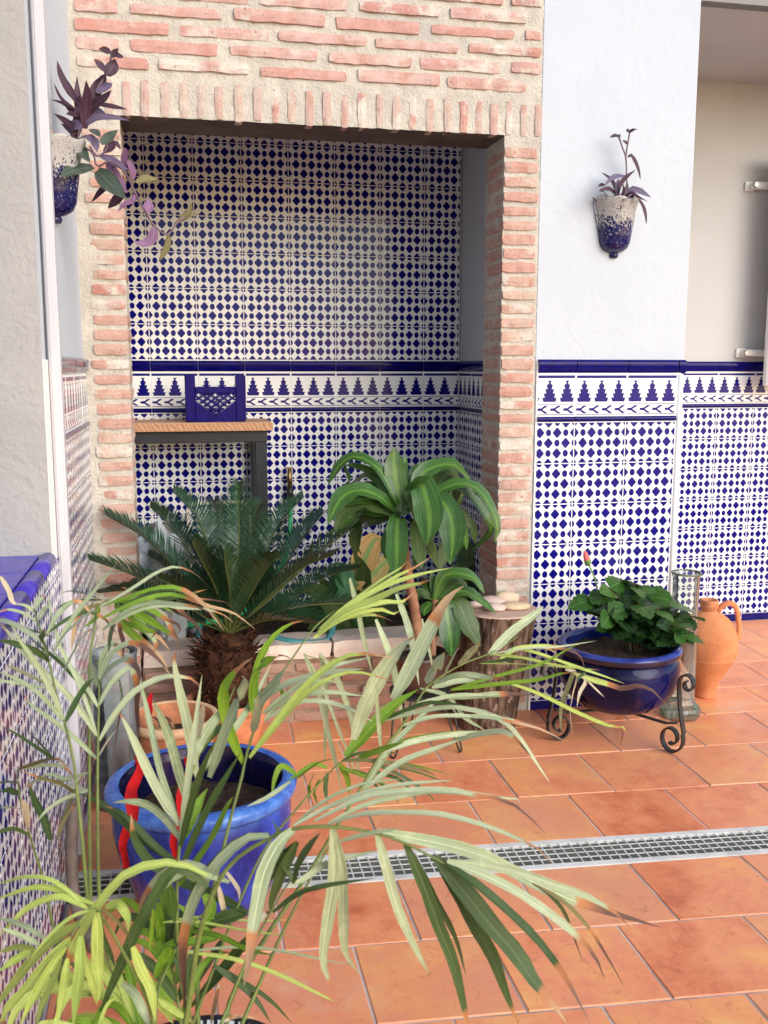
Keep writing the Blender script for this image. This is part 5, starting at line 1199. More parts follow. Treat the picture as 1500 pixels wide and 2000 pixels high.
# ------------------------------------------------------------------ foreground palm
PB = Vector((-1.40, -2.06, 0))
pq = thing('patterned_pot', (PB.x, PB.y, 0), 'dark pot with pale checks at the foot of the foreground palm', 'pot')
MB().lathe([(0,.007),(.12,.007),(.13,.015),(.155,.26),(.16,.285),(.15,.285),(.145,.25)], 40, (PB.x,PB.y,0)).build('body', 'patterned', pq, True)
MB().lathe([(.147,.255),(.07,.262),(0,.264)], 24, (PB.x,PB.y,0)).build('soil', 'soil', pq, True)
pa = thing('areca_palm', (PB.x, PB.y, .26), 'areca palm with long drooping half dried leaflets filling the lower left foreground', 'palm')
random.seed(8)
for rach, rad, lf in [
([(-1.428,-2.020,0.314),(-1.491,-1.992,0.385),(-1.525,-1.965,0.460),(-1.533,-1.938,0.533),(-1.532,-1.910,0.663),(-1.530,-1.883,0.747),(-1.530,-1.855,0.781),(-1.530,-1.828,0.816),(-1.534,-1.800,0.840)],0.0045,[
('S',0.93,0.0095,[(-1.531,-1.883,0.748),(-1.558,-1.882,0.798),(-1.587,-1.882,0.836),(-1.614,-1.882,0.864),(-1.637,-1.881,0.894),(-1.651,-1.881,0.921),(-1.658,-1.881,0.928)]),
('S',0.78,0.0103,[(-1.529,-1.883,0.741),(-1.507,-1.877,0.776),(-1.481,-1.872,0.806),(-1.452,-1.866,0.822),(-1.424,-1.861,0.827),(-1.388,-1.855,0.817),(-1.376,-1.850,0.791)]),
('S',0.85,0.0081,[(-1.532,-1.883,0.712),(-1.562,-1.873,0.742),(-1.593,-1.864,0.769),(-1.624,-1.854,0.791),(-1.636,-1.845,0.804),(-1.641,-1.836,0.811)]),
('P',1.00,0.0029,[(-1.531,-1.883,0.716),(-1.520,-1.840,0.724),(-1.506,-1.797,0.729)]),
('S',1.00,0.0086,[(-1.530,-1.855,0.782),(-1.546,-1.847,0.811),(-1.569,-1.839,0.842),(-1.589,-1.831,0.860),(-1.599,-1.823,0.869)]),
('S',0.45,0.0110,[(-1.529,-1.855,0.787),(-1.514,-1.842,0.811),(-1.498,-1.828,0.825),(-1.484,-1.815,0.830),(-1.475,-1.802,0.795),(-1.479,-1.788,0.750),(-1.479,-1.775,0.700)]),
('S',0.55,0.0122,[(-1.530,-1.828,0.810),(-1.516,-1.858,0.840),(-1.491,-1.888,0.865),(-1.474,-1.919,0.870),(-1.463,-1.949,0.860),(-1.464,-1.980,0.854)]),
('S',0.50,0.0128,[(-1.530,-1.828,0.814),(-1.513,-1.834,0.856),(-1.492,-1.840,0.874),(-1.473,-1.847,0.878),(-1.459,-1.853,0.872),(-1.439,-1.860,0.853),(-1.424,-1.866,0.835)]),
('S',1.00,0.0161,[(-1.532,-1.828,0.808),(-1.544,-1.785,0.817),(-1.550,-1.742,0.819)])]),
([(-1.426,-1.950,0.260),(-1.510,-1.923,0.355),(-1.548,-1.896,0.444),(-1.553,-1.869,0.496),(-1.551,-1.842,0.633),(-1.548,-1.815,0.755),(-1.546,-1.788,0.840),(-1.540,-1.761,0.881),(-1.535,-1.734,0.914),(-1.519,-1.707,0.910),(-1.492,-1.680,0.898)],0.0045,[
('B',0.55,0.0098,[(-1.529,-1.734,0.910),(-1.475,-1.733,0.927),(-1.438,-1.731,0.936),(-1.407,-1.730,0.933),(-1.377,-1.728,0.913),(-1.356,-1.727,0.886),(-1.336,-1.725,0.856)]),
('B',0.50,0.0094,[(-1.527,-1.761,0.897),(-1.485,-1.749,0.914),(-1.442,-1.736,0.924),(-1.408,-1.724,0.920),(-1.360,-1.712,0.896),(-1.319,-1.699,0.879),(-1.282,-1.687,0.845)]),
('S',0.72,0.0083,[(-1.528,-1.761,0.877),(-1.505,-1.780,0.900),(-1.476,-1.798,0.921),(-1.444,-1.817,0.932),(-1.419,-1.836,0.933),(-1.395,-1.854,0.934),(-1.371,-1.873,0.932),(-1.353,-1.892,0.922)]),
('B',0.62,0.0135,[(-1.518,-1.707,0.912),(-1.487,-1.713,0.910),(-1.457,-1.720,0.898),(-1.431,-1.726,0.882),(-1.411,-1.732,0.872),(-1.407,-1.739,0.866),(-1.413,-1.745,0.857)]),
('B',0.78,0.0145,[(-1.512,-1.707,0.905),(-1.476,-1.731,0.893),(-1.443,-1.755,0.878),(-1.424,-1.779,0.871),(-1.409,-1.803,0.862)]),
('B',0.80,0.0124,[(-1.508,-1.707,0.898),(-1.484,-1.712,0.881),(-1.458,-1.716,0.860),(-1.447,-1.721,0.859),(-1.458,-1.726,0.847)]),
('B',0.42,0.0161,[(-1.508,-1.680,0.877),(-1.497,-1.682,0.858),(-1.484,-1.684,0.844),(-1.463,-1.686,0.824),(-1.443,-1.689,0.804),(-1.428,-1.691,0.775)]),
('K',1.00,0.0090,[(-1.513,-1.707,0.875),(-1.514,-1.785,0.876),(-1.511,-1.864,0.870)]),
('P',0.10,0.0084,[(-1.508,-1.680,0.874),(-1.504,-1.715,0.860),(-1.498,-1.749,0.853),(-1.497,-1.784,0.832)]),
('Y',0.52,0.0117,[(-1.500,-1.680,0.907),(-1.470,-1.695,0.911),(-1.439,-1.709,0.904),(-1.415,-1.724,0.902),(-1.396,-1.738,0.886),(-1.379,-1.753,0.873),(-1.370,-1.767,0.856)]),
('B',0.95,0.0116,[(-1.516,-1.707,0.910),(-1.493,-1.687,0.908),(-1.463,-1.668,0.900),(-1.435,-1.648,0.882),(-1.417,-1.629,0.866)]),
('B',0.95,0.0115,[(-1.512,-1.707,0.900),(-1.488,-1.697,0.897),(-1.461,-1.687,0.876),(-1.437,-1.678,0.853),(-1.424,-1.668,0.840)]),
('K',0.80,0.0083,[(-1.530,-1.734,0.920),(-1.547,-1.774,0.940),(-1.565,-1.813,0.955),(-1.579,-1.853,0.961)]),
('B',1.00,0.0077,[(-1.528,-1.707,0.915),(-1.515,-1.683,0.907),(-1.479,-1.660,0.905)]),
('O',0.40,0.0084,[(-1.532,-1.734,0.914),(-1.549,-1.765,0.915),(-1.562,-1.796,0.909),(-1.566,-1.827,0.883),(-1.565,-1.858,0.873)]),
('B',1.00,0.0101,[(-1.535,-1.734,0.914),(-1.540,-1.734,0.891),(-1.560,-1.733,0.876)])]),
([(-1.441,-2.050,0.339),(-1.498,-2.032,0.414),(-1.536,-2.015,0.531),(-1.546,-1.997,0.644),(-1.554,-1.979,0.746),(-1.563,-1.962,0.786),(-1.569,-1.944,0.797),(-1.577,-1.926,0.816),(-1.584,-1.908,0.834),(-1.592,-1.891,0.866),(-1.601,-1.873,0.890),(-1.608,-1.855,0.912),(-1.615,-1.838,0.922),(-1.620,-1.820,0.931)],0.0042,[
('S',1.00,0.0090,[(-1.569,-1.944,0.797),(-1.588,-1.976,0.842),(-1.609,-2.007,0.877),(-1.631,-2.039,0.903),(-1.644,-2.071,0.921)]),
('S',0.93,0.0083,[(-1.582,-1.908,0.832),(-1.596,-1.962,0.865),(-1.611,-2.015,0.896),(-1.622,-2.068,0.923)]),
('K',1.00,0.0109,[(-1.567,-1.944,0.797),(-1.553,-1.922,0.820),(-1.540,-1.899,0.836),(-1.530,-1.877,0.837)]),
('K',1.00,0.0113,[(-1.592,-1.891,0.870),(-1.608,-1.917,0.895),(-1.630,-1.944,0.914),(-1.642,-1.970,0.926),(-1.652,-1.996,0.936)]),
('S',0.90,0.0084,[(-1.588,-1.873,0.879),(-1.567,-1.908,0.914),(-1.538,-1.942,0.945),(-1.514,-1.977,0.968)]),
('S',1.00,0.0090,[(-1.599,-1.873,0.892),(-1.627,-1.849,0.905),(-1.653,-1.825,0.913),(-1.673,-1.802,0.912),(-1.693,-1.778,0.906)]),
('S',0.55,0.0087,[(-1.599,-1.855,0.901),(-1.588,-1.842,0.920),(-1.574,-1.829,0.935),(-1.563,-1.815,0.939),(-1.551,-1.802,0.932),(-1.539,-1.789,0.905)]),
('S',0.70,0.0074,[(-1.614,-1.838,0.916),(-1.626,-1.866,0.936),(-1.643,-1.894,0.950),(-1.656,-1.922,0.952)]),
('S',1.00,0.0084,[(-1.611,-1.838,0.920),(-1.608,-1.793,0.925),(-1.600,-1.748,0.922)]),
('S',1.00,0.0073,[(-1.620,-1.820,0.928),(-1.632,-1.830,0.940),(-1.645,-1.840,0.945)]),
('S',0.80,0.0082,[(-1.619,-1.820,0.930),(-1.614,-1.812,0.941),(-1.604,-1.804,0.948)]),
('S',0.75,0.0108,[(-1.576,-1.908,0.848),(-1.555,-1.944,0.892),(-1.532,-1.980,0.932),(-1.508,-2.015,0.952)]),
('P',0.00,0.0029,[(-1.604,-1.873,0.898),(-1.604,-1.831,0.899),(-1.623,-1.788,0.888)]),
('P',0.80,0.0082,[(-1.665,-1.820,0.983),(-1.656,-1.813,0.960),(-1.651,-1.807,0.939),(-1.636,-1.800,0.935)]),
('P',0.90,0.0089,[(-1.664,-1.838,0.912),(-1.659,-1.807,0.889),(-1.650,-1.777,0.860),(-1.626,-1.746,0.821)])]),
([(-1.446,-1.980,0.290),(-1.536,-1.951,0.375),(-1.593,-1.922,0.438),(-1.606,-1.893,0.456),(-1.621,-1.864,0.518),(-1.635,-1.836,0.546),(-1.648,-1.807,0.569),(-1.662,-1.778,0.602),(-1.670,-1.749,0.626),(-1.676,-1.720,0.638)],0.0038,[
('K',0.90,0.0140,[(-1.612,-1.836,0.568),(-1.625,-1.811,0.595),(-1.641,-1.787,0.616),(-1.652,-1.763,0.635)]),
('K',1.00,0.0073,[(-1.648,-1.807,0.566),(-1.664,-1.834,0.591),(-1.679,-1.862,0.602),(-1.686,-1.889,0.611)]),
('S',1.00,0.0080,[(-1.664,-1.778,0.597),(-1.673,-1.811,0.616),(-1.681,-1.844,0.631)]),
('P',1.00,0.0161,[(-1.647,-1.807,0.578),(-1.640,-1.865,0.631),(-1.635,-1.924,0.678)]),
('O',0.60,0.0090,[(-1.674,-1.720,0.640),(-1.628,-1.761,0.667),(-1.600,-1.801,0.684),(-1.577,-1.842,0.680)]),
('O',0.70,0.0073,[(-1.572,-1.778,0.608),(-1.593,-1.825,0.653),(-1.618,-1.873,0.687),(-1.635,-1.921,0.720)]),
('S',1.00,0.0080,[(-1.558,-1.778,0.619),(-1.592,-1.805,0.620),(-1.615,-1.832,0.616),(-1.630,-1.859,0.607)]),
('S',1.00,0.0083,[(-1.562,-1.749,0.636),(-1.598,-1.750,0.629),(-1.624,-1.751,0.640),(-1.654,-1.752,0.621)]),
('K',1.00,0.0099,[(-1.669,-1.749,0.628),(-1.674,-1.802,0.654),(-1.676,-1.855,0.676),(-1.678,-1.908,0.693)]),
('K',1.00,0.0116,[(-1.669,-1.749,0.608),(-1.686,-1.741,0.614),(-1.701,-1.733,0.609)]),
('K',1.00,0.0069,[(-1.678,-1.720,0.638),(-1.683,-1.756,0.664),(-1.686,-1.792,0.691)]),
('K',0.90,0.0095,[(-1.616,-1.720,0.650),(-1.627,-1.746,0.682),(-1.639,-1.773,0.713),(-1.641,-1.799,0.732)]),
('O',0.70,0.0068,[(-1.602,-1.836,0.571),(-1.595,-1.818,0.586),(-1.583,-1.800,0.600),(-1.574,-1.783,0.605)])]),
([(-1.402,-2.020,0.310),(-1.421,-1.990,0.422),(-1.422,-1.960,0.517),(-1.416,-1.930,0.589),(-1.407,-1.900,0.642),(-1.391,-1.870,0.685),(-1.366,-1.840,0.717),(-1.340,-1.810,0.751),(-1.322,-1.780,0.778)],0.0042,[
('S',0.95,0.0162,[(-1.415,-1.930,0.619),(-1.444,-1.939,0.681),(-1.462,-1.948,0.730),(-1.479,-1.956,0.779),(-1.492,-1.965,0.812)]),
('S',1.00,0.0161,[(-1.406,-1.900,0.647),(-1.424,-1.926,0.748),(-1.437,-1.952,0.800),(-1.445,-1.978,0.830)]),
('S',0.88,0.0169,[(-1.387,-1.870,0.664),(-1.400,-1.879,0.757),(-1.410,-1.887,0.816),(-1.416,-1.896,0.861),(-1.412,-1.905,0.880)]),
('S',1.00,0.0175,[(-1.391,-1.870,0.695),(-1.374,-1.862,0.731),(-1.350,-1.855,0.762),(-1.341,-1.847,0.778)]),
('P',1.00,0.0137,[(-1.386,-1.840,0.710),(-1.380,-1.913,0.772),(-1.375,-1.985,0.826)]),
('K',1.00,0.0165,[(-1.388,-1.870,0.667),(-1.358,-1.839,0.689),(-1.334,-1.808,0.713),(-1.316,-1.776,0.747)]),
('S',0.95,0.0193,[(-1.369,-1.870,0.663),(-1.348,-1.909,0.743),(-1.324,-1.947,0.818),(-1.316,-1.986,0.855),(-1.325,-2.024,0.873)]),
('S',0.97,0.0129,[(-1.415,-1.930,0.597),(-1.434,-1.921,0.625),(-1.462,-1.913,0.648),(-1.492,-1.904,0.652),(-1.513,-1.895,0.647)]),
('K',0.90,0.0131,[(-1.418,-1.930,0.556),(-1.454,-1.910,0.582),(-1.498,-1.890,0.626),(-1.526,-1.870,0.632)]),
('K',1.00,0.0126,[(-1.416,-1.930,0.581),(-1.395,-1.982,0.683),(-1.377,-2.034,0.757),(-1.360,-2.085,0.813)]),
('B',1.00,0.0155,[(-1.412,-1.930,0.596),(-1.393,-1.915,0.628),(-1.383,-1.900,0.644),(-1.372,-1.885,0.653)]),
('K',1.00,0.0125,[(-1.416,-1.930,0.548),(-1.382,-1.952,0.636),(-1.348,-1.973,0.706),(-1.326,-1.995,0.752)]),
('K',0.80,0.0147,[(-1.416,-1.960,0.548),(-1.453,-1.963,0.578),(-1.478,-1.966,0.622),(-1.481,-1.970,0.662)]),
('B',1.00,0.0110,[(-1.418,-1.960,0.540),(-1.372,-2.013,0.634),(-1.351,-2.065,0.703),(-1.343,-2.118,0.744)])]),
([(-1.392,-2.000,0.293),(-1.396,-1.967,0.378),(-1.381,-1.933,0.463),(-1.356,-1.900,0.542),(-1.336,-1.867,0.599),(-1.318,-1.833,0.642),(-1.309,-1.800,0.662),(-1.295,-1.767,0.687),(-1.276,-1.733,0.722),(-1.254,-1.700,0.747),(-1.219,-1.667,0.780),(-1.173,-1.633,0.827),(-1.131,-1.600,0.848)],0.0042,[
('B',0.82,0.0196,[(-1.313,-1.800,0.653),(-1.329,-1.830,0.703),(-1.342,-1.859,0.756),(-1.344,-1.889,0.810),(-1.326,-1.918,0.848),(-1.304,-1.948,0.875)]),
('B',0.80,0.0183,[(-1.288,-1.767,0.708),(-1.297,-1.789,0.750),(-1.296,-1.812,0.797),(-1.280,-1.834,0.830),(-1.256,-1.857,0.849),(-1.237,-1.880,0.846)]),
('Y',0.95,0.0127,[(-1.164,-1.633,0.823),(-1.107,-1.611,0.859),(-1.039,-1.589,0.886),(-0.968,-1.567,0.901),(-0.892,-1.545,0.908)]),
('Y',0.80,0.0137,[(-1.167,-1.633,0.817),(-1.127,-1.655,0.859),(-1.069,-1.677,0.886),(-1.031,-1.699,0.909),(-0.987,-1.720,0.923),(-0.984,-1.742,0.941)]),
('Y',0.75,0.0089,[(-1.143,-1.600,0.829),(-1.091,-1.591,0.860),(-1.018,-1.582,0.900),(-0.970,-1.573,0.919),(-0.938,-1.564,0.936)]),
('Y',0.85,0.0140,[(-1.164,-1.633,0.817),(-1.107,-1.613,0.847),(-1.039,-1.592,0.858),(-0.996,-1.572,0.852),(-0.968,-1.552,0.866)]),
('Y',0.75,0.0127,[(-1.173,-1.633,0.808),(-1.139,-1.612,0.826),(-1.097,-1.591,0.834),(-1.048,-1.570,0.828),(-1.009,-1.548,0.807)]),
('Y',0.80,0.0125,[(-1.303,-1.800,0.661),(-1.267,-1.814,0.714),(-1.218,-1.828,0.781),(-1.168,-1.842,0.828),(-1.126,-1.856,0.843),(-1.069,-1.870,0.834)]),
('S',0.95,0.0147,[(-1.280,-1.733,0.732),(-1.233,-1.756,0.769),(-1.170,-1.779,0.790),(-1.111,-1.801,0.800)]),
('S',1.00,0.0122,[(-1.275,-1.733,0.711),(-1.217,-1.741,0.739),(-1.166,-1.749,0.746),(-1.105,-1.757,0.737)]),
('S',1.00,0.0119,[(-1.272,-1.733,0.698),(-1.221,-1.723,0.721),(-1.170,-1.713,0.717),(-1.123,-1.702,0.697),(-1.073,-1.692,0.662)]),
('S',1.00,0.0249,[(-1.289,-1.733,0.724),(-1.265,-1.799,0.777),(-1.249,-1.865,0.829)]),
('S',1.00,0.0109,[(-1.102,-1.600,0.908),(-1.086,-1.588,0.846),(-1.069,-1.577,0.770),(-1.052,-1.565,0.708)]),
('S',1.00,0.0106,[(-1.196,-1.667,0.791),(-1.171,-1.655,0.719),(-1.151,-1.643,0.633),(-1.134,-1.631,0.561),(-1.120,-1.619,0.494)]),
('S',1.00,0.0127,[(-1.164,-1.633,0.779),(-1.137,-1.617,0.740),(-1.113,-1.602,0.681),(-1.094,-1.586,0.616),(-1.080,-1.570,0.502)]),
('S',1.00,0.0161,[(-1.295,-1.767,0.692),(-1.293,-1.842,0.746),(-1.295,-1.917,0.808)]),
('B',0.80,0.0079,[(-1.251,-1.700,0.764),(-1.232,-1.657,0.711),(-1.213,-1.614,0.666)]),
('Y',0.90,0.0075,[(-1.196,-1.667,0.788),(-1.178,-1.735,0.801),(-1.156,-1.803,0.818)])]),
([(-1.366,-2.000,0.289),(-1.347,-1.954,0.346),(-1.289,-1.908,0.410),(-1.218,-1.863,0.480),(-1.160,-1.817,0.540),(-1.117,-1.771,0.572),(-1.066,-1.725,0.623),(-1.022,-1.679,0.646),(-0.979,-1.633,0.679),(-0.945,-1.587,0.691),(-0.868,-1.542,0.712),(-0.793,-1.496,0.717),(-0.722,-1.450,0.733)],0.0042,[
('S',0.93,0.0348,[(-1.118,-1.725,0.646),(-1.100,-1.743,0.714),(-1.074,-1.761,0.779),(-1.048,-1.779,0.824),(-1.027,-1.796,0.849)]),
('S',0.62,0.0330,[(-1.028,-1.633,0.682),(-0.996,-1.634,0.739),(-0.964,-1.634,0.803),(-0.942,-1.634,0.844),(-0.920,-1.634,0.875),(-0.895,-1.635,0.892)]),
('B',1.00,0.0253,[(-1.133,-1.725,0.619),(-1.076,-1.699,0.664),(-1.030,-1.673,0.690),(-0.983,-1.646,0.703)]),
('S',1.00,0.0149,[(-1.002,-1.542,0.860),(-0.987,-1.566,0.812),(-0.979,-1.589,0.765),(-0.973,-1.613,0.698)]),
('S',1.00,0.0150,[(-0.951,-1.542,0.807),(-0.923,-1.502,0.721),(-0.905,-1.461,0.665)]),
('S',1.00,0.0161,[(-1.051,-1.587,0.824),(-1.023,-1.594,0.749),(-1.008,-1.600,0.669),(-1.004,-1.606,0.621)]),
('S',1.00,0.0105,[(-1.069,-1.725,0.627),(-1.082,-1.764,0.702),(-1.094,-1.804,0.776)]),
('S',0.90,0.0239,[(-0.955,-1.587,0.695),(-0.942,-1.626,0.740),(-0.937,-1.665,0.778)]),
('S',1.00,0.0205,[(-0.915,-1.587,0.710),(-0.918,-1.644,0.754),(-0.921,-1.701,0.797)]),
('S',0.90,0.0226,[(-0.874,-1.542,0.710),(-0.875,-1.612,0.755),(-0.877,-1.681,0.797)]),
('S',0.80,0.0145,[(-0.938,-1.587,0.692),(-0.899,-1.628,0.720),(-0.855,-1.668,0.725),(-0.836,-1.709,0.732)]),
('S',1.00,0.0145,[(-0.941,-1.587,0.684),(-0.885,-1.578,0.691),(-0.830,-1.568,0.681)]),
('S',1.00,0.0218,[(-0.798,-1.496,0.714),(-0.738,-1.463,0.750),(-0.673,-1.430,0.778),(-0.646,-1.397,0.782)]),
('Y',0.95,0.0074,[(-0.795,-1.496,0.714),(-0.741,-1.535,0.715),(-0.678,-1.575,0.707),(-0.610,-1.614,0.706)]),
('Y',0.95,0.0078,[(-0.819,-1.496,0.696),(-0.760,-1.545,0.707),(-0.721,-1.594,0.716),(-0.679,-1.643,0.722)]),
('Y',0.50,0.0104,[(-0.779,-1.496,0.698),(-0.736,-1.477,0.715),(-0.682,-1.457,0.713),(-0.616,-1.438,0.699),(-0.568,-1.419,0.674),(-0.543,-1.399,0.624)]),
('Y',1.00,0.0085,[(-0.733,-1.450,0.709),(-0.681,-1.455,0.698),(-0.602,-1.461,0.667),(-0.535,-1.466,0.642),(-0.487,-1.471,0.623)]),
('Y',0.35,0.0141,[(-0.597,-1.450,0.647),(-0.551,-1.459,0.631),(-0.522,-1.468,0.623),(-0.493,-1.477,0.614),(-0.468,-1.486,0.622),(-0.436,-1.495,0.614),(-0.410,-1.504,0.586)]),
('B',0.85,0.0093,[(-0.904,-1.587,0.677),(-0.826,-1.612,0.691),(-0.749,-1.637,0.703),(-0.701,-1.661,0.722),(-0.689,-1.686,0.723)]),
('S',0.55,0.0123,[(-0.904,-1.587,0.660),(-0.847,-1.589,0.662),(-0.804,-1.591,0.663),(-0.731,-1.593,0.657)]),
('Y',0.78,0.0091,[(-0.763,-1.496,0.653),(-0.722,-1.487,0.636),(-0.671,-1.478,0.611),(-0.602,-1.468,0.571),(-0.514,-1.459,0.526),(-0.476,-1.450,0.515),(-0.477,-1.441,0.467)]),
('S',0.97,0.0112,[(-0.904,-1.587,0.641),(-0.848,-1.596,0.633),(-0.798,-1.604,0.609),(-0.765,-1.612,0.571),(-0.738,-1.621,0.528),(-0.710,-1.629,0.485)]),
('S',0.45,0.0086,[(-0.916,-1.633,0.640),(-0.850,-1.646,0.640),(-0.806,-1.659,0.632),(-0.754,-1.671,0.619),(-0.706,-1.684,0.595)]),
('S',0.75,0.0130,[(-0.929,-1.679,0.611),(-0.890,-1.728,0.642),(-0.853,-1.776,0.659),(-0.828,-1.825,0.635)]),
('P',1.00,0.0138,[(-0.613,-1.450,0.655),(-0.578,-1.430,0.637),(-0.578,-1.411,0.582),(-0.573,-1.391,0.528),(-0.556,-1.372,0.463)]),
('P',1.00,0.0087,[(-0.597,-1.450,0.650),(-0.589,-1.500,0.647),(-0.623,-1.551,0.639),(-0.650,-1.601,0.629)]),
('P',1.00,0.0049,[(-0.567,-1.450,0.633),(-0.554,-1.466,0.618),(-0.537,-1.482,0.600)]),
('S',1.00,0.0116,[(-1.022,-1.679,0.648),(-0.957,-1.660,0.654),(-0.885,-1.641,0.643),(-0.811,-1.621,0.625)]),
('S',1.00,0.0102,[(-1.066,-1.679,0.659),(-1.001,-1.711,0.685),(-0.947,-1.742,0.701),(-0.895,-1.774,0.700),(-0.874,-1.805,0.701)]),
('S',0.90,0.0124,[(-1.066,-1.725,0.620),(-1.002,-1.715,0.633),(-0.920,-1.705,0.635),(-0.843,-1.695,0.630)]),
('S',1.00,0.0141,[(-1.108,-1.771,0.575),(-1.039,-1.742,0.606),(-0.961,-1.713,0.616),(-0.898,-1.684,0.619)]),
('S',0.90,0.0113,[(-0.965,-1.587,0.684),(-0.910,-1.586,0.664),(-0.875,-1.585,0.620),(-0.822,-1.584,0.581)]),
('S',1.00,0.0110,[(-0.979,-1.633,0.672),(-0.894,-1.611,0.674),(-0.804,-1.588,0.658)]),
('B',1.00,0.0127,[(-1.109,-1.725,0.614),(-1.080,-1.791,0.654),(-1.057,-1.857,0.691)])]),
([(-1.347,-1.950,0.458),(-1.290,-1.892,0.544),(-1.230,-1.833,0.582),(-1.171,-1.775,0.610),(-1.138,-1.717,0.605),(-1.103,-1.658,0.581),(-1.061,-1.600,0.548)],0.0030,[
('O',1.00,0.0090,[(-1.138,-1.717,0.607),(-1.097,-1.728,0.610),(-1.039,-1.740,0.602),(-0.986,-1.752,0.587),(-0.977,-1.764,0.578)]),
('B',0.95,0.0072,[(-1.103,-1.658,0.581),(-1.061,-1.699,0.593),(-1.008,-1.739,0.596),(-0.947,-1.780,0.589)]),
('B',1.00,0.0135,[(-1.144,-1.717,0.604),(-1.124,-1.687,0.564),(-1.113,-1.657,0.514)]),
('B',1.00,0.0094,[(-1.171,-1.775,0.622),(-1.197,-1.803,0.642),(-1.229,-1.831,0.639),(-1.248,-1.858,0.641)]),
('K',1.00,0.0103,[(-1.171,-1.775,0.613),(-1.178,-1.796,0.598),(-1.178,-1.817,0.575)]),
('B',1.00,0.0101,[(-1.194,-1.775,0.615),(-1.197,-1.725,0.568),(-1.191,-1.675,0.510)]),
('B',1.00,0.0105,[(-1.138,-1.717,0.594),(-1.096,-1.686,0.564),(-1.042,-1.655,0.526)]),
('K',1.00,0.0085,[(-1.110,-1.658,0.564),(-1.059,-1.627,0.526),(-1.020,-1.596,0.477),(-0.999,-1.565,0.443)]),
('K',1.00,0.0084,[(-1.067,-1.600,0.532),(-1.012,-1.621,0.519),(-0.984,-1.642,0.488)]),
('K',0.90,0.0072,[(-1.054,-1.600,0.544),(-1.003,-1.611,0.520),(-0.962,-1.622,0.491),(-0.934,-1.633,0.462)]),
('B',1.00,0.0105,[(-1.185,-1.775,0.602),(-1.192,-1.760,0.574),(-1.185,-1.745,0.542)]),
('B',1.00,0.0112,[(-1.223,-1.775,0.614),(-1.249,-1.787,0.637),(-1.262,-1.799,0.622),(-1.269,-1.810,0.595)]),
('S',1.00,0.0080,[(-1.240,-1.833,0.629),(-1.280,-1.876,0.626),(-1.316,-1.918,0.633)]),
('B',1.00,0.0076,[(-1.232,-1.833,0.632),(-1.199,-1.861,0.669),(-1.176,-1.888,0.685)])]),
([(-1.416,-2.100,0.358),(-1.406,-2.110,0.462),(-1.386,-2.120,0.576),(-1.351,-2.130,0.655),(-1.297,-2.140,0.694),(-1.263,-2.150,0.708),(-1.222,-2.160,0.711),(-1.166,-2.170,0.702),(-1.130,-2.180,0.689),(-1.099,-2.190,0.674),(-1.079,-2.200,0.664)],0.0050,[
('S',0.85,0.0097,[(-1.226,-2.160,0.715),(-1.185,-2.177,0.733),(-1.145,-2.195,0.740),(-1.094,-2.212,0.741),(-1.044,-2.230,0.731),(-1.005,-2.247,0.718),(-0.985,-2.264,0.712),(-0.969,-2.282,0.697)]),
('S',0.66,0.0092,[(-1.242,-2.150,0.716),(-1.182,-2.159,0.746),(-1.128,-2.168,0.755),(-1.073,-2.177,0.755),(-1.037,-2.185,0.748),(-0.999,-2.194,0.741),(-0.971,-2.203,0.720),(-0.951,-2.212,0.699)]),
('S',0.93,0.0084,[(-1.269,-2.150,0.712),(-1.222,-2.131,0.724),(-1.173,-2.111,0.729),(-1.122,-2.092,0.728),(-1.064,-2.072,0.719),(-1.021,-2.053,0.709)]),
('S',0.66,0.0208,[(-1.164,-2.170,0.703),(-1.090,-2.155,0.675),(-1.014,-2.140,0.640),(-0.947,-2.125,0.592),(-0.879,-2.110,0.546),(-0.817,-2.095,0.510),(-0.712,-2.080,0.460)]),
('S',0.96,0.0151,[(-1.165,-2.170,0.703),(-1.153,-2.169,0.658),(-1.138,-2.168,0.599),(-1.115,-2.168,0.540),(-1.091,-2.167,0.489)]),
('K',0.85,0.0182,[(-1.129,-2.180,0.688),(-1.106,-2.185,0.633),(-1.089,-2.190,0.582),(-1.071,-2.195,0.535),(-1.061,-2.200,0.496),(-1.051,-2.205,0.444),(-1.049,-2.210,0.421)]),
('K',0.80,0.0274,[(-1.092,-2.190,0.671),(-1.056,-2.202,0.628),(-1.023,-2.214,0.584),(-0.989,-2.226,0.542),(-0.969,-2.238,0.509),(-0.953,-2.250,0.491),(-0.936,-2.262,0.466)]),
('K',0.72,0.0139,[(-1.081,-2.200,0.668),(-1.052,-2.223,0.653),(-1.014,-2.246,0.623),(-0.983,-2.268,0.594),(-0.963,-2.291,0.569),(-0.956,-2.314,0.557),(-0.939,-2.337,0.521)]),
('S',0.75,0.0134,[(-1.079,-2.200,0.670),(-1.038,-2.215,0.656),(-0.997,-2.230,0.637),(-0.957,-2.245,0.610),(-0.932,-2.259,0.591),(-0.908,-2.274,0.565),(-0.900,-2.289,0.541)]),
('O',0.50,0.0079,[(-0.963,-2.200,0.626),(-0.920,-2.189,0.593),(-0.880,-2.178,0.549),(-0.843,-2.168,0.492),(-0.805,-2.157,0.426)]),
('S',0.92,0.0196,[(-1.220,-2.160,0.710),(-1.216,-2.144,0.637),(-1.222,-2.127,0.564),(-1.227,-2.111,0.493),(-1.212,-2.094,0.438)]),
('S',0.68,0.0210,[(-1.269,-2.150,0.707),(-1.289,-2.161,0.696),(-1.308,-2.172,0.667),(-1.319,-2.183,0.630),(-1.326,-2.194,0.601),(-1.330,-2.205,0.581),(-1.339,-2.216,0.543)]),
('K',1.00,0.0162,[(-1.265,-2.150,0.689),(-1.282,-2.135,0.644),(-1.294,-2.120,0.601),(-1.298,-2.106,0.569)]),
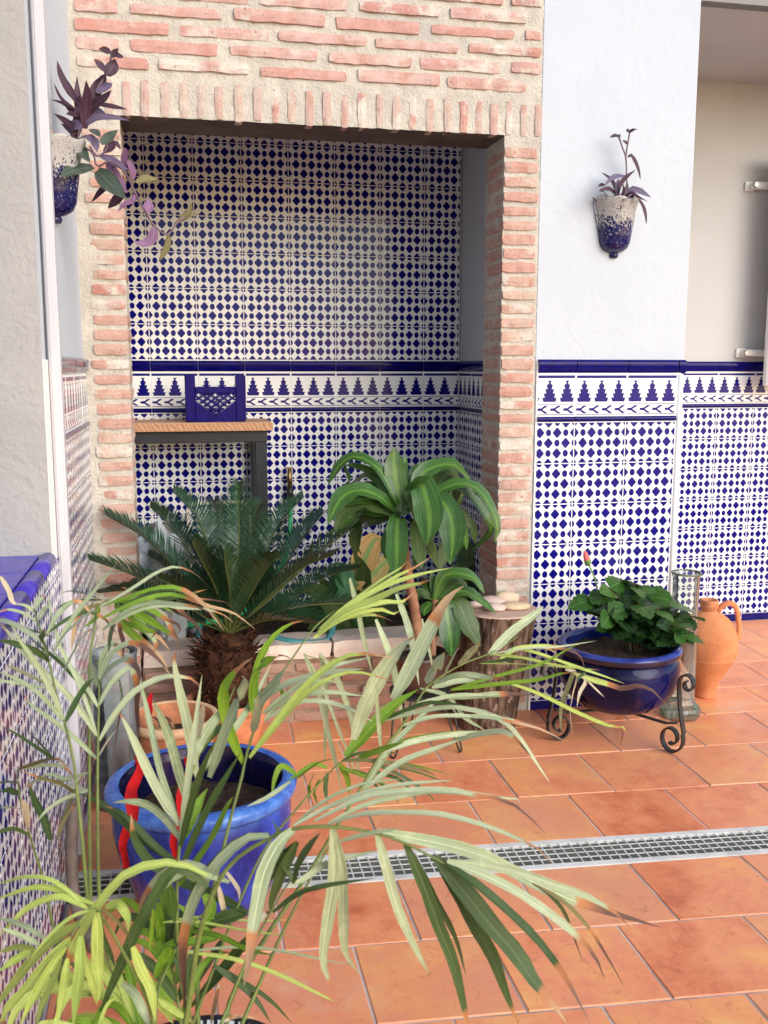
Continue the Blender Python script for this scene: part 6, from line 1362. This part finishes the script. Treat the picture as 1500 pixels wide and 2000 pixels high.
('S',0.58,0.0179,[(-1.299,-2.140,0.697),(-1.327,-2.133,0.693),(-1.356,-2.126,0.668),(-1.384,-2.119,0.630),(-1.402,-2.112,0.588),(-1.413,-2.105,0.532),(-1.412,-2.099,0.435)]),
('Y',0.72,0.0134,[(-1.378,-2.130,0.645),(-1.419,-2.127,0.666),(-1.473,-2.124,0.659),(-1.507,-2.121,0.627),(-1.530,-2.118,0.592),(-1.546,-2.115,0.563),(-1.560,-2.112,0.527),(-1.580,-2.109,0.454)]),
('K',0.92,0.0175,[(-1.378,-2.130,0.629),(-1.416,-2.128,0.661),(-1.445,-2.126,0.622),(-1.469,-2.124,0.580),(-1.487,-2.122,0.538),(-1.510,-2.119,0.486),(-1.526,-2.117,0.439)]),
('S',0.55,0.0114,[(-1.351,-2.130,0.633),(-1.405,-2.122,0.649),(-1.441,-2.115,0.622),(-1.459,-2.107,0.590),(-1.478,-2.100,0.551),(-1.494,-2.092,0.505)]),
('K',1.00,0.0080,[(-1.296,-2.130,0.584),(-1.267,-2.152,0.618),(-1.236,-2.174,0.639),(-1.170,-2.196,0.655)]),
('S',1.00,0.0091,[(-1.275,-2.140,0.623),(-1.253,-2.134,0.630),(-1.228,-2.128,0.641),(-1.193,-2.123,0.647),(-1.151,-2.117,0.649)]),
('K',1.00,0.0115,[(-1.269,-2.140,0.628),(-1.266,-2.169,0.669),(-1.254,-2.198,0.709),(-1.245,-2.227,0.738)]),
('S',1.00,0.0074,[(-1.213,-2.160,0.690),(-1.174,-2.177,0.706),(-1.138,-2.194,0.717)])]),
([(-1.435,-2.120,0.362),(-1.457,-2.137,0.481),(-1.485,-2.153,0.567),(-1.503,-2.170,0.621),(-1.515,-2.187,0.650),(-1.532,-2.203,0.638),(-1.543,-2.220,0.624)],0.0045,[
('Y',1.00,0.0087,[(-1.514,-2.187,0.655),(-1.534,-2.179,0.661),(-1.559,-2.171,0.671),(-1.585,-2.163,0.671),(-1.612,-2.155,0.661),(-1.634,-2.147,0.650)]),
('Y',1.00,0.0086,[(-1.521,-2.187,0.650),(-1.546,-2.183,0.665),(-1.565,-2.179,0.664),(-1.591,-2.175,0.652),(-1.611,-2.171,0.632),(-1.630,-2.167,0.612)]),
('Y',1.00,0.0065,[(-1.513,-2.187,0.648),(-1.531,-2.208,0.656),(-1.547,-2.228,0.656),(-1.562,-2.249,0.651),(-1.575,-2.270,0.644)]),
('Y',1.00,0.0150,[(-1.526,-2.203,0.643),(-1.554,-2.186,0.620),(-1.582,-2.169,0.589),(-1.612,-2.152,0.548),(-1.637,-2.135,0.509),(-1.649,-2.117,0.485)]),
('Y',1.00,0.0122,[(-1.538,-2.220,0.634),(-1.562,-2.218,0.611),(-1.589,-2.216,0.578),(-1.615,-2.213,0.545),(-1.626,-2.211,0.526)]),
('Y',1.00,0.0109,[(-1.543,-2.220,0.625),(-1.562,-2.223,0.600),(-1.581,-2.226,0.570),(-1.598,-2.229,0.535)]),
('Y',1.00,0.0092,[(-1.549,-2.220,0.610),(-1.551,-2.272,0.618),(-1.556,-2.325,0.623),(-1.554,-2.377,0.634)]),
('Y',1.00,0.0101,[(-1.542,-2.220,0.609),(-1.548,-2.229,0.575),(-1.556,-2.238,0.532)]),
('Y',1.00,0.0143,[(-1.528,-2.203,0.625),(-1.527,-2.235,0.603),(-1.528,-2.267,0.591),(-1.529,-2.298,0.575)]),
('Y',1.00,0.0157,[(-1.510,-2.187,0.643),(-1.512,-2.183,0.603),(-1.513,-2.179,0.572),(-1.513,-2.176,0.540),(-1.515,-2.172,0.516)]),
('Y',1.00,0.0119,[(-1.501,-2.187,0.649),(-1.484,-2.200,0.659),(-1.473,-2.213,0.648),(-1.472,-2.226,0.638)]),
('S',1.00,0.0085,[(-1.565,-2.220,0.636),(-1.587,-2.203,0.643),(-1.608,-2.185,0.643),(-1.627,-2.168,0.640)]),
('S',1.00,0.0078,[(-1.573,-2.220,0.631),(-1.591,-2.216,0.641),(-1.615,-2.212,0.652)]),
('Y',1.00,0.0103,[(-1.576,-2.220,0.624),(-1.602,-2.196,0.616),(-1.627,-2.173,0.598)]),
('Y',1.00,0.0098,[(-1.582,-2.220,0.624),(-1.591,-2.255,0.638),(-1.604,-2.290,0.647)]),
('Y',1.00,0.0145,[(-1.473,-2.153,0.572),(-1.464,-2.151,0.539),(-1.453,-2.148,0.506),(-1.449,-2.146,0.461)]),
('Y',1.00,0.0104,[(-1.522,-2.220,0.600),(-1.517,-2.204,0.560),(-1.515,-2.188,0.523)]),
('Y',1.00,0.0115,[(-1.500,-2.137,0.504),(-1.491,-2.109,0.468),(-1.484,-2.081,0.411)]),
('S',1.00,0.0123,[(-1.488,-2.153,0.525),(-1.471,-2.176,0.523),(-1.458,-2.199,0.508),(-1.452,-2.222,0.505)]),
('O',1.00,0.0055,[(-1.506,-2.187,0.649),(-1.492,-2.167,0.621),(-1.481,-2.147,0.590),(-1.476,-2.128,0.565)]),
('B',1.00,0.0125,[(-1.446,-2.170,0.629),(-1.450,-2.137,0.581),(-1.455,-2.104,0.530)]),
('Y',1.00,0.0056,[(-1.520,-2.137,0.461),(-1.507,-2.127,0.483),(-1.492,-2.118,0.481)])]),
([(-1.426,-2.100,0.376),(-1.371,-2.060,0.370),(-1.363,-2.020,0.356),(-1.316,-1.980,0.439),(-1.269,-1.940,0.495),(-1.237,-1.900,0.511)],0.0040,[
('K',1.00,0.0197,[(-1.318,-1.980,0.460),(-1.360,-1.933,0.378),(-1.415,-1.886,0.283)]),
('K',1.00,0.0160,[(-1.360,-1.980,0.457),(-1.387,-1.936,0.383),(-1.409,-1.891,0.315)]),
('K',1.00,0.0102,[(-1.371,-1.980,0.420),(-1.337,-1.988,0.392),(-1.312,-1.997,0.368),(-1.291,-2.005,0.332)]),
('Y',0.85,0.0067,[(-1.414,-1.980,0.447),(-1.349,-1.986,0.433),(-1.284,-1.991,0.404),(-1.218,-1.997,0.364),(-1.165,-2.002,0.330)]),
('B',1.00,0.0092,[(-1.408,-1.980,0.479),(-1.367,-2.019,0.492),(-1.327,-2.058,0.490),(-1.292,-2.097,0.501)]),
('Y',1.00,0.0054,[(-1.442,-1.980,0.497),(-1.391,-1.966,0.483),(-1.321,-1.951,0.451),(-1.265,-1.937,0.428),(-1.241,-1.922,0.412)]),
('P',0.10,0.0098,[(-1.366,-2.020,0.415),(-1.373,-1.978,0.349),(-1.378,-1.936,0.289)]),
('P',1.00,0.0076,[(-1.352,-1.940,0.548),(-1.333,-1.958,0.525),(-1.332,-1.976,0.516)]),
('P',0.70,0.0101,[(-1.361,-1.940,0.522),(-1.351,-1.933,0.474),(-1.332,-1.927,0.471),(-1.323,-1.920,0.477)])]),
([(-1.396,-2.100,0.360),(-1.350,-2.058,0.347),(-1.333,-2.017,0.349),(-1.287,-1.975,0.418),(-1.243,-1.933,0.475),(-1.195,-1.892,0.527),(-1.170,-1.850,0.534)],0.0045,[
('P',0.20,0.0062,[(-1.363,-2.017,0.353),(-1.339,-2.003,0.349),(-1.310,-1.990,0.332)]),
('P',0.60,0.0090,[(-1.304,-1.975,0.476),(-1.294,-1.960,0.480),(-1.284,-1.945,0.474)])]),
([(-1.449,-2.100,0.380),(-1.451,-2.062,0.436),(-1.434,-2.025,0.460),(-1.413,-1.988,0.480),(-1.384,-1.950,0.487)],0.0045,[
('B',1.00,0.0202,[(-1.435,-1.950,0.541),(-1.428,-2.008,0.541),(-1.423,-2.065,0.545)]),
('B',1.00,0.0219,[(-1.449,-1.988,0.531),(-1.447,-1.966,0.481),(-1.445,-1.945,0.431)]),
('B',1.00,0.0201,[(-1.383,-1.950,0.516),(-1.373,-1.954,0.498),(-1.385,-1.959,0.469)]),
('K',1.00,0.0217,[(-1.320,-1.950,0.480),(-1.353,-1.946,0.474),(-1.385,-1.941,0.460),(-1.410,-1.937,0.441)]),
('B',1.00,0.0152,[(-1.365,-1.950,0.444),(-1.403,-1.967,0.454),(-1.433,-1.984,0.464),(-1.456,-2.001,0.454)]),
('B',1.00,0.0232,[(-1.429,-2.025,0.483),(-1.442,-2.024,0.461),(-1.456,-2.023,0.439)]),
('K',1.00,0.0147,[(-1.408,-2.062,0.434),(-1.414,-2.042,0.450),(-1.428,-2.021,0.471)]),
('Y',0.90,0.0104,[(-1.451,-2.062,0.436),(-1.431,-2.060,0.415),(-1.403,-2.057,0.388)]),
('Y',1.00,0.0117,[(-1.449,-2.062,0.426),(-1.438,-2.049,0.404),(-1.431,-2.035,0.374)]),
('Y',1.00,0.0063,[(-1.417,-1.950,0.558),(-1.390,-2.026,0.579),(-1.398,-2.103,0.652)])])]:
    b = PB + Vector((rj(.05), rj(.05), .255)); pts = [b] + [Vector(p) for p in rach]
    P = resample(pts, 36)
    fo = MB().tube(P, [rad*(1-.72*i/35) for i in range(36)], 8).build('frond', 'stem green', pa, True)
    leaves(fo, lf, (.05,-.72,.68), PALMP, 13, .17, 'leaflet', .32, wmul=.88)
    ex = []
    for (mk, tip, w, q) in lf:
        if random.random() < .5 and len(q) > 3:      # a second, narrower leaflet of the pair a little behind
            a = Vector((rj(.05), random.uniform(.02,.10), rj(.05))); b0 = Vector(q[0])
            ex.append((random.choice(('K','S',mk,mk)), min(1, tip+.1), w*random.uniform(.55,.85), [b0 + (Vector(p)-b0)*random.uniform(.93,1.0) + a*(i/(len(q)-1))*1.3 for i, p in enumerate(q)]))
    leaves(fo, ex, (.05,-.72,.68), PALMP, 13, .17, 'leaflet', .4)

# shorter young fronds filling the base of the clump
random.seed(17)
for az, L, lean, mats in ((215,.20,.8,'YYBY'),(180,.22,.6,'YBYY'),(110,.20,.5,'KBBK')):
    d = Vector((math.cos(R(az)), math.sin(R(az)), 0)); b = PB + d*.04 + Vector((0,0,.255))
    P = resample([b, b + Vector((0,0,L*.55)) + d*L*lean*.25, b + Vector((0,0,L*.85)) + d*L*lean*.6, b + Vector((0,0,L*.92)) + d*L*lean*1.0], 30)
    fo = MB().tube(P, [.0038*(1-.7*i/29) for i in range(30)], 8).build('frond', 'stem green', pa, True)
    lf = []
    for k in range(6):
        t = .45 + .55*k/5; i = min(28, int(t*29)); p = P[i]; T = (P[i+1]-P[i]).normalized(); S_ = T.cross(Vector((0,0,1))).normalized()
        for sg in (-1, 1):
            dd = (S_*sg*(.9-.5*t) + T*(.5+.5*t) + Vector((0,0,.25))).normalized(); l = random.uniform(.11,.17)
            q = [p, p + dd*l*.4 + Vector((0,0,.01)), p + dd*l*.75 - Vector((0,0,.015+rj(.01))), p + dd*l + Vector((rj(.02), rj(.02), -.075))]
            if min(v.x for v in q) < XL_ + .03: continue
            lf.append((random.choice(mats), random.uniform(.8,1.05), random.uniform(.010,.015), q))
    leaves(fo, lf, (.05,-.6,.8), PALMP, 11, .17, 'leaflet', .3)
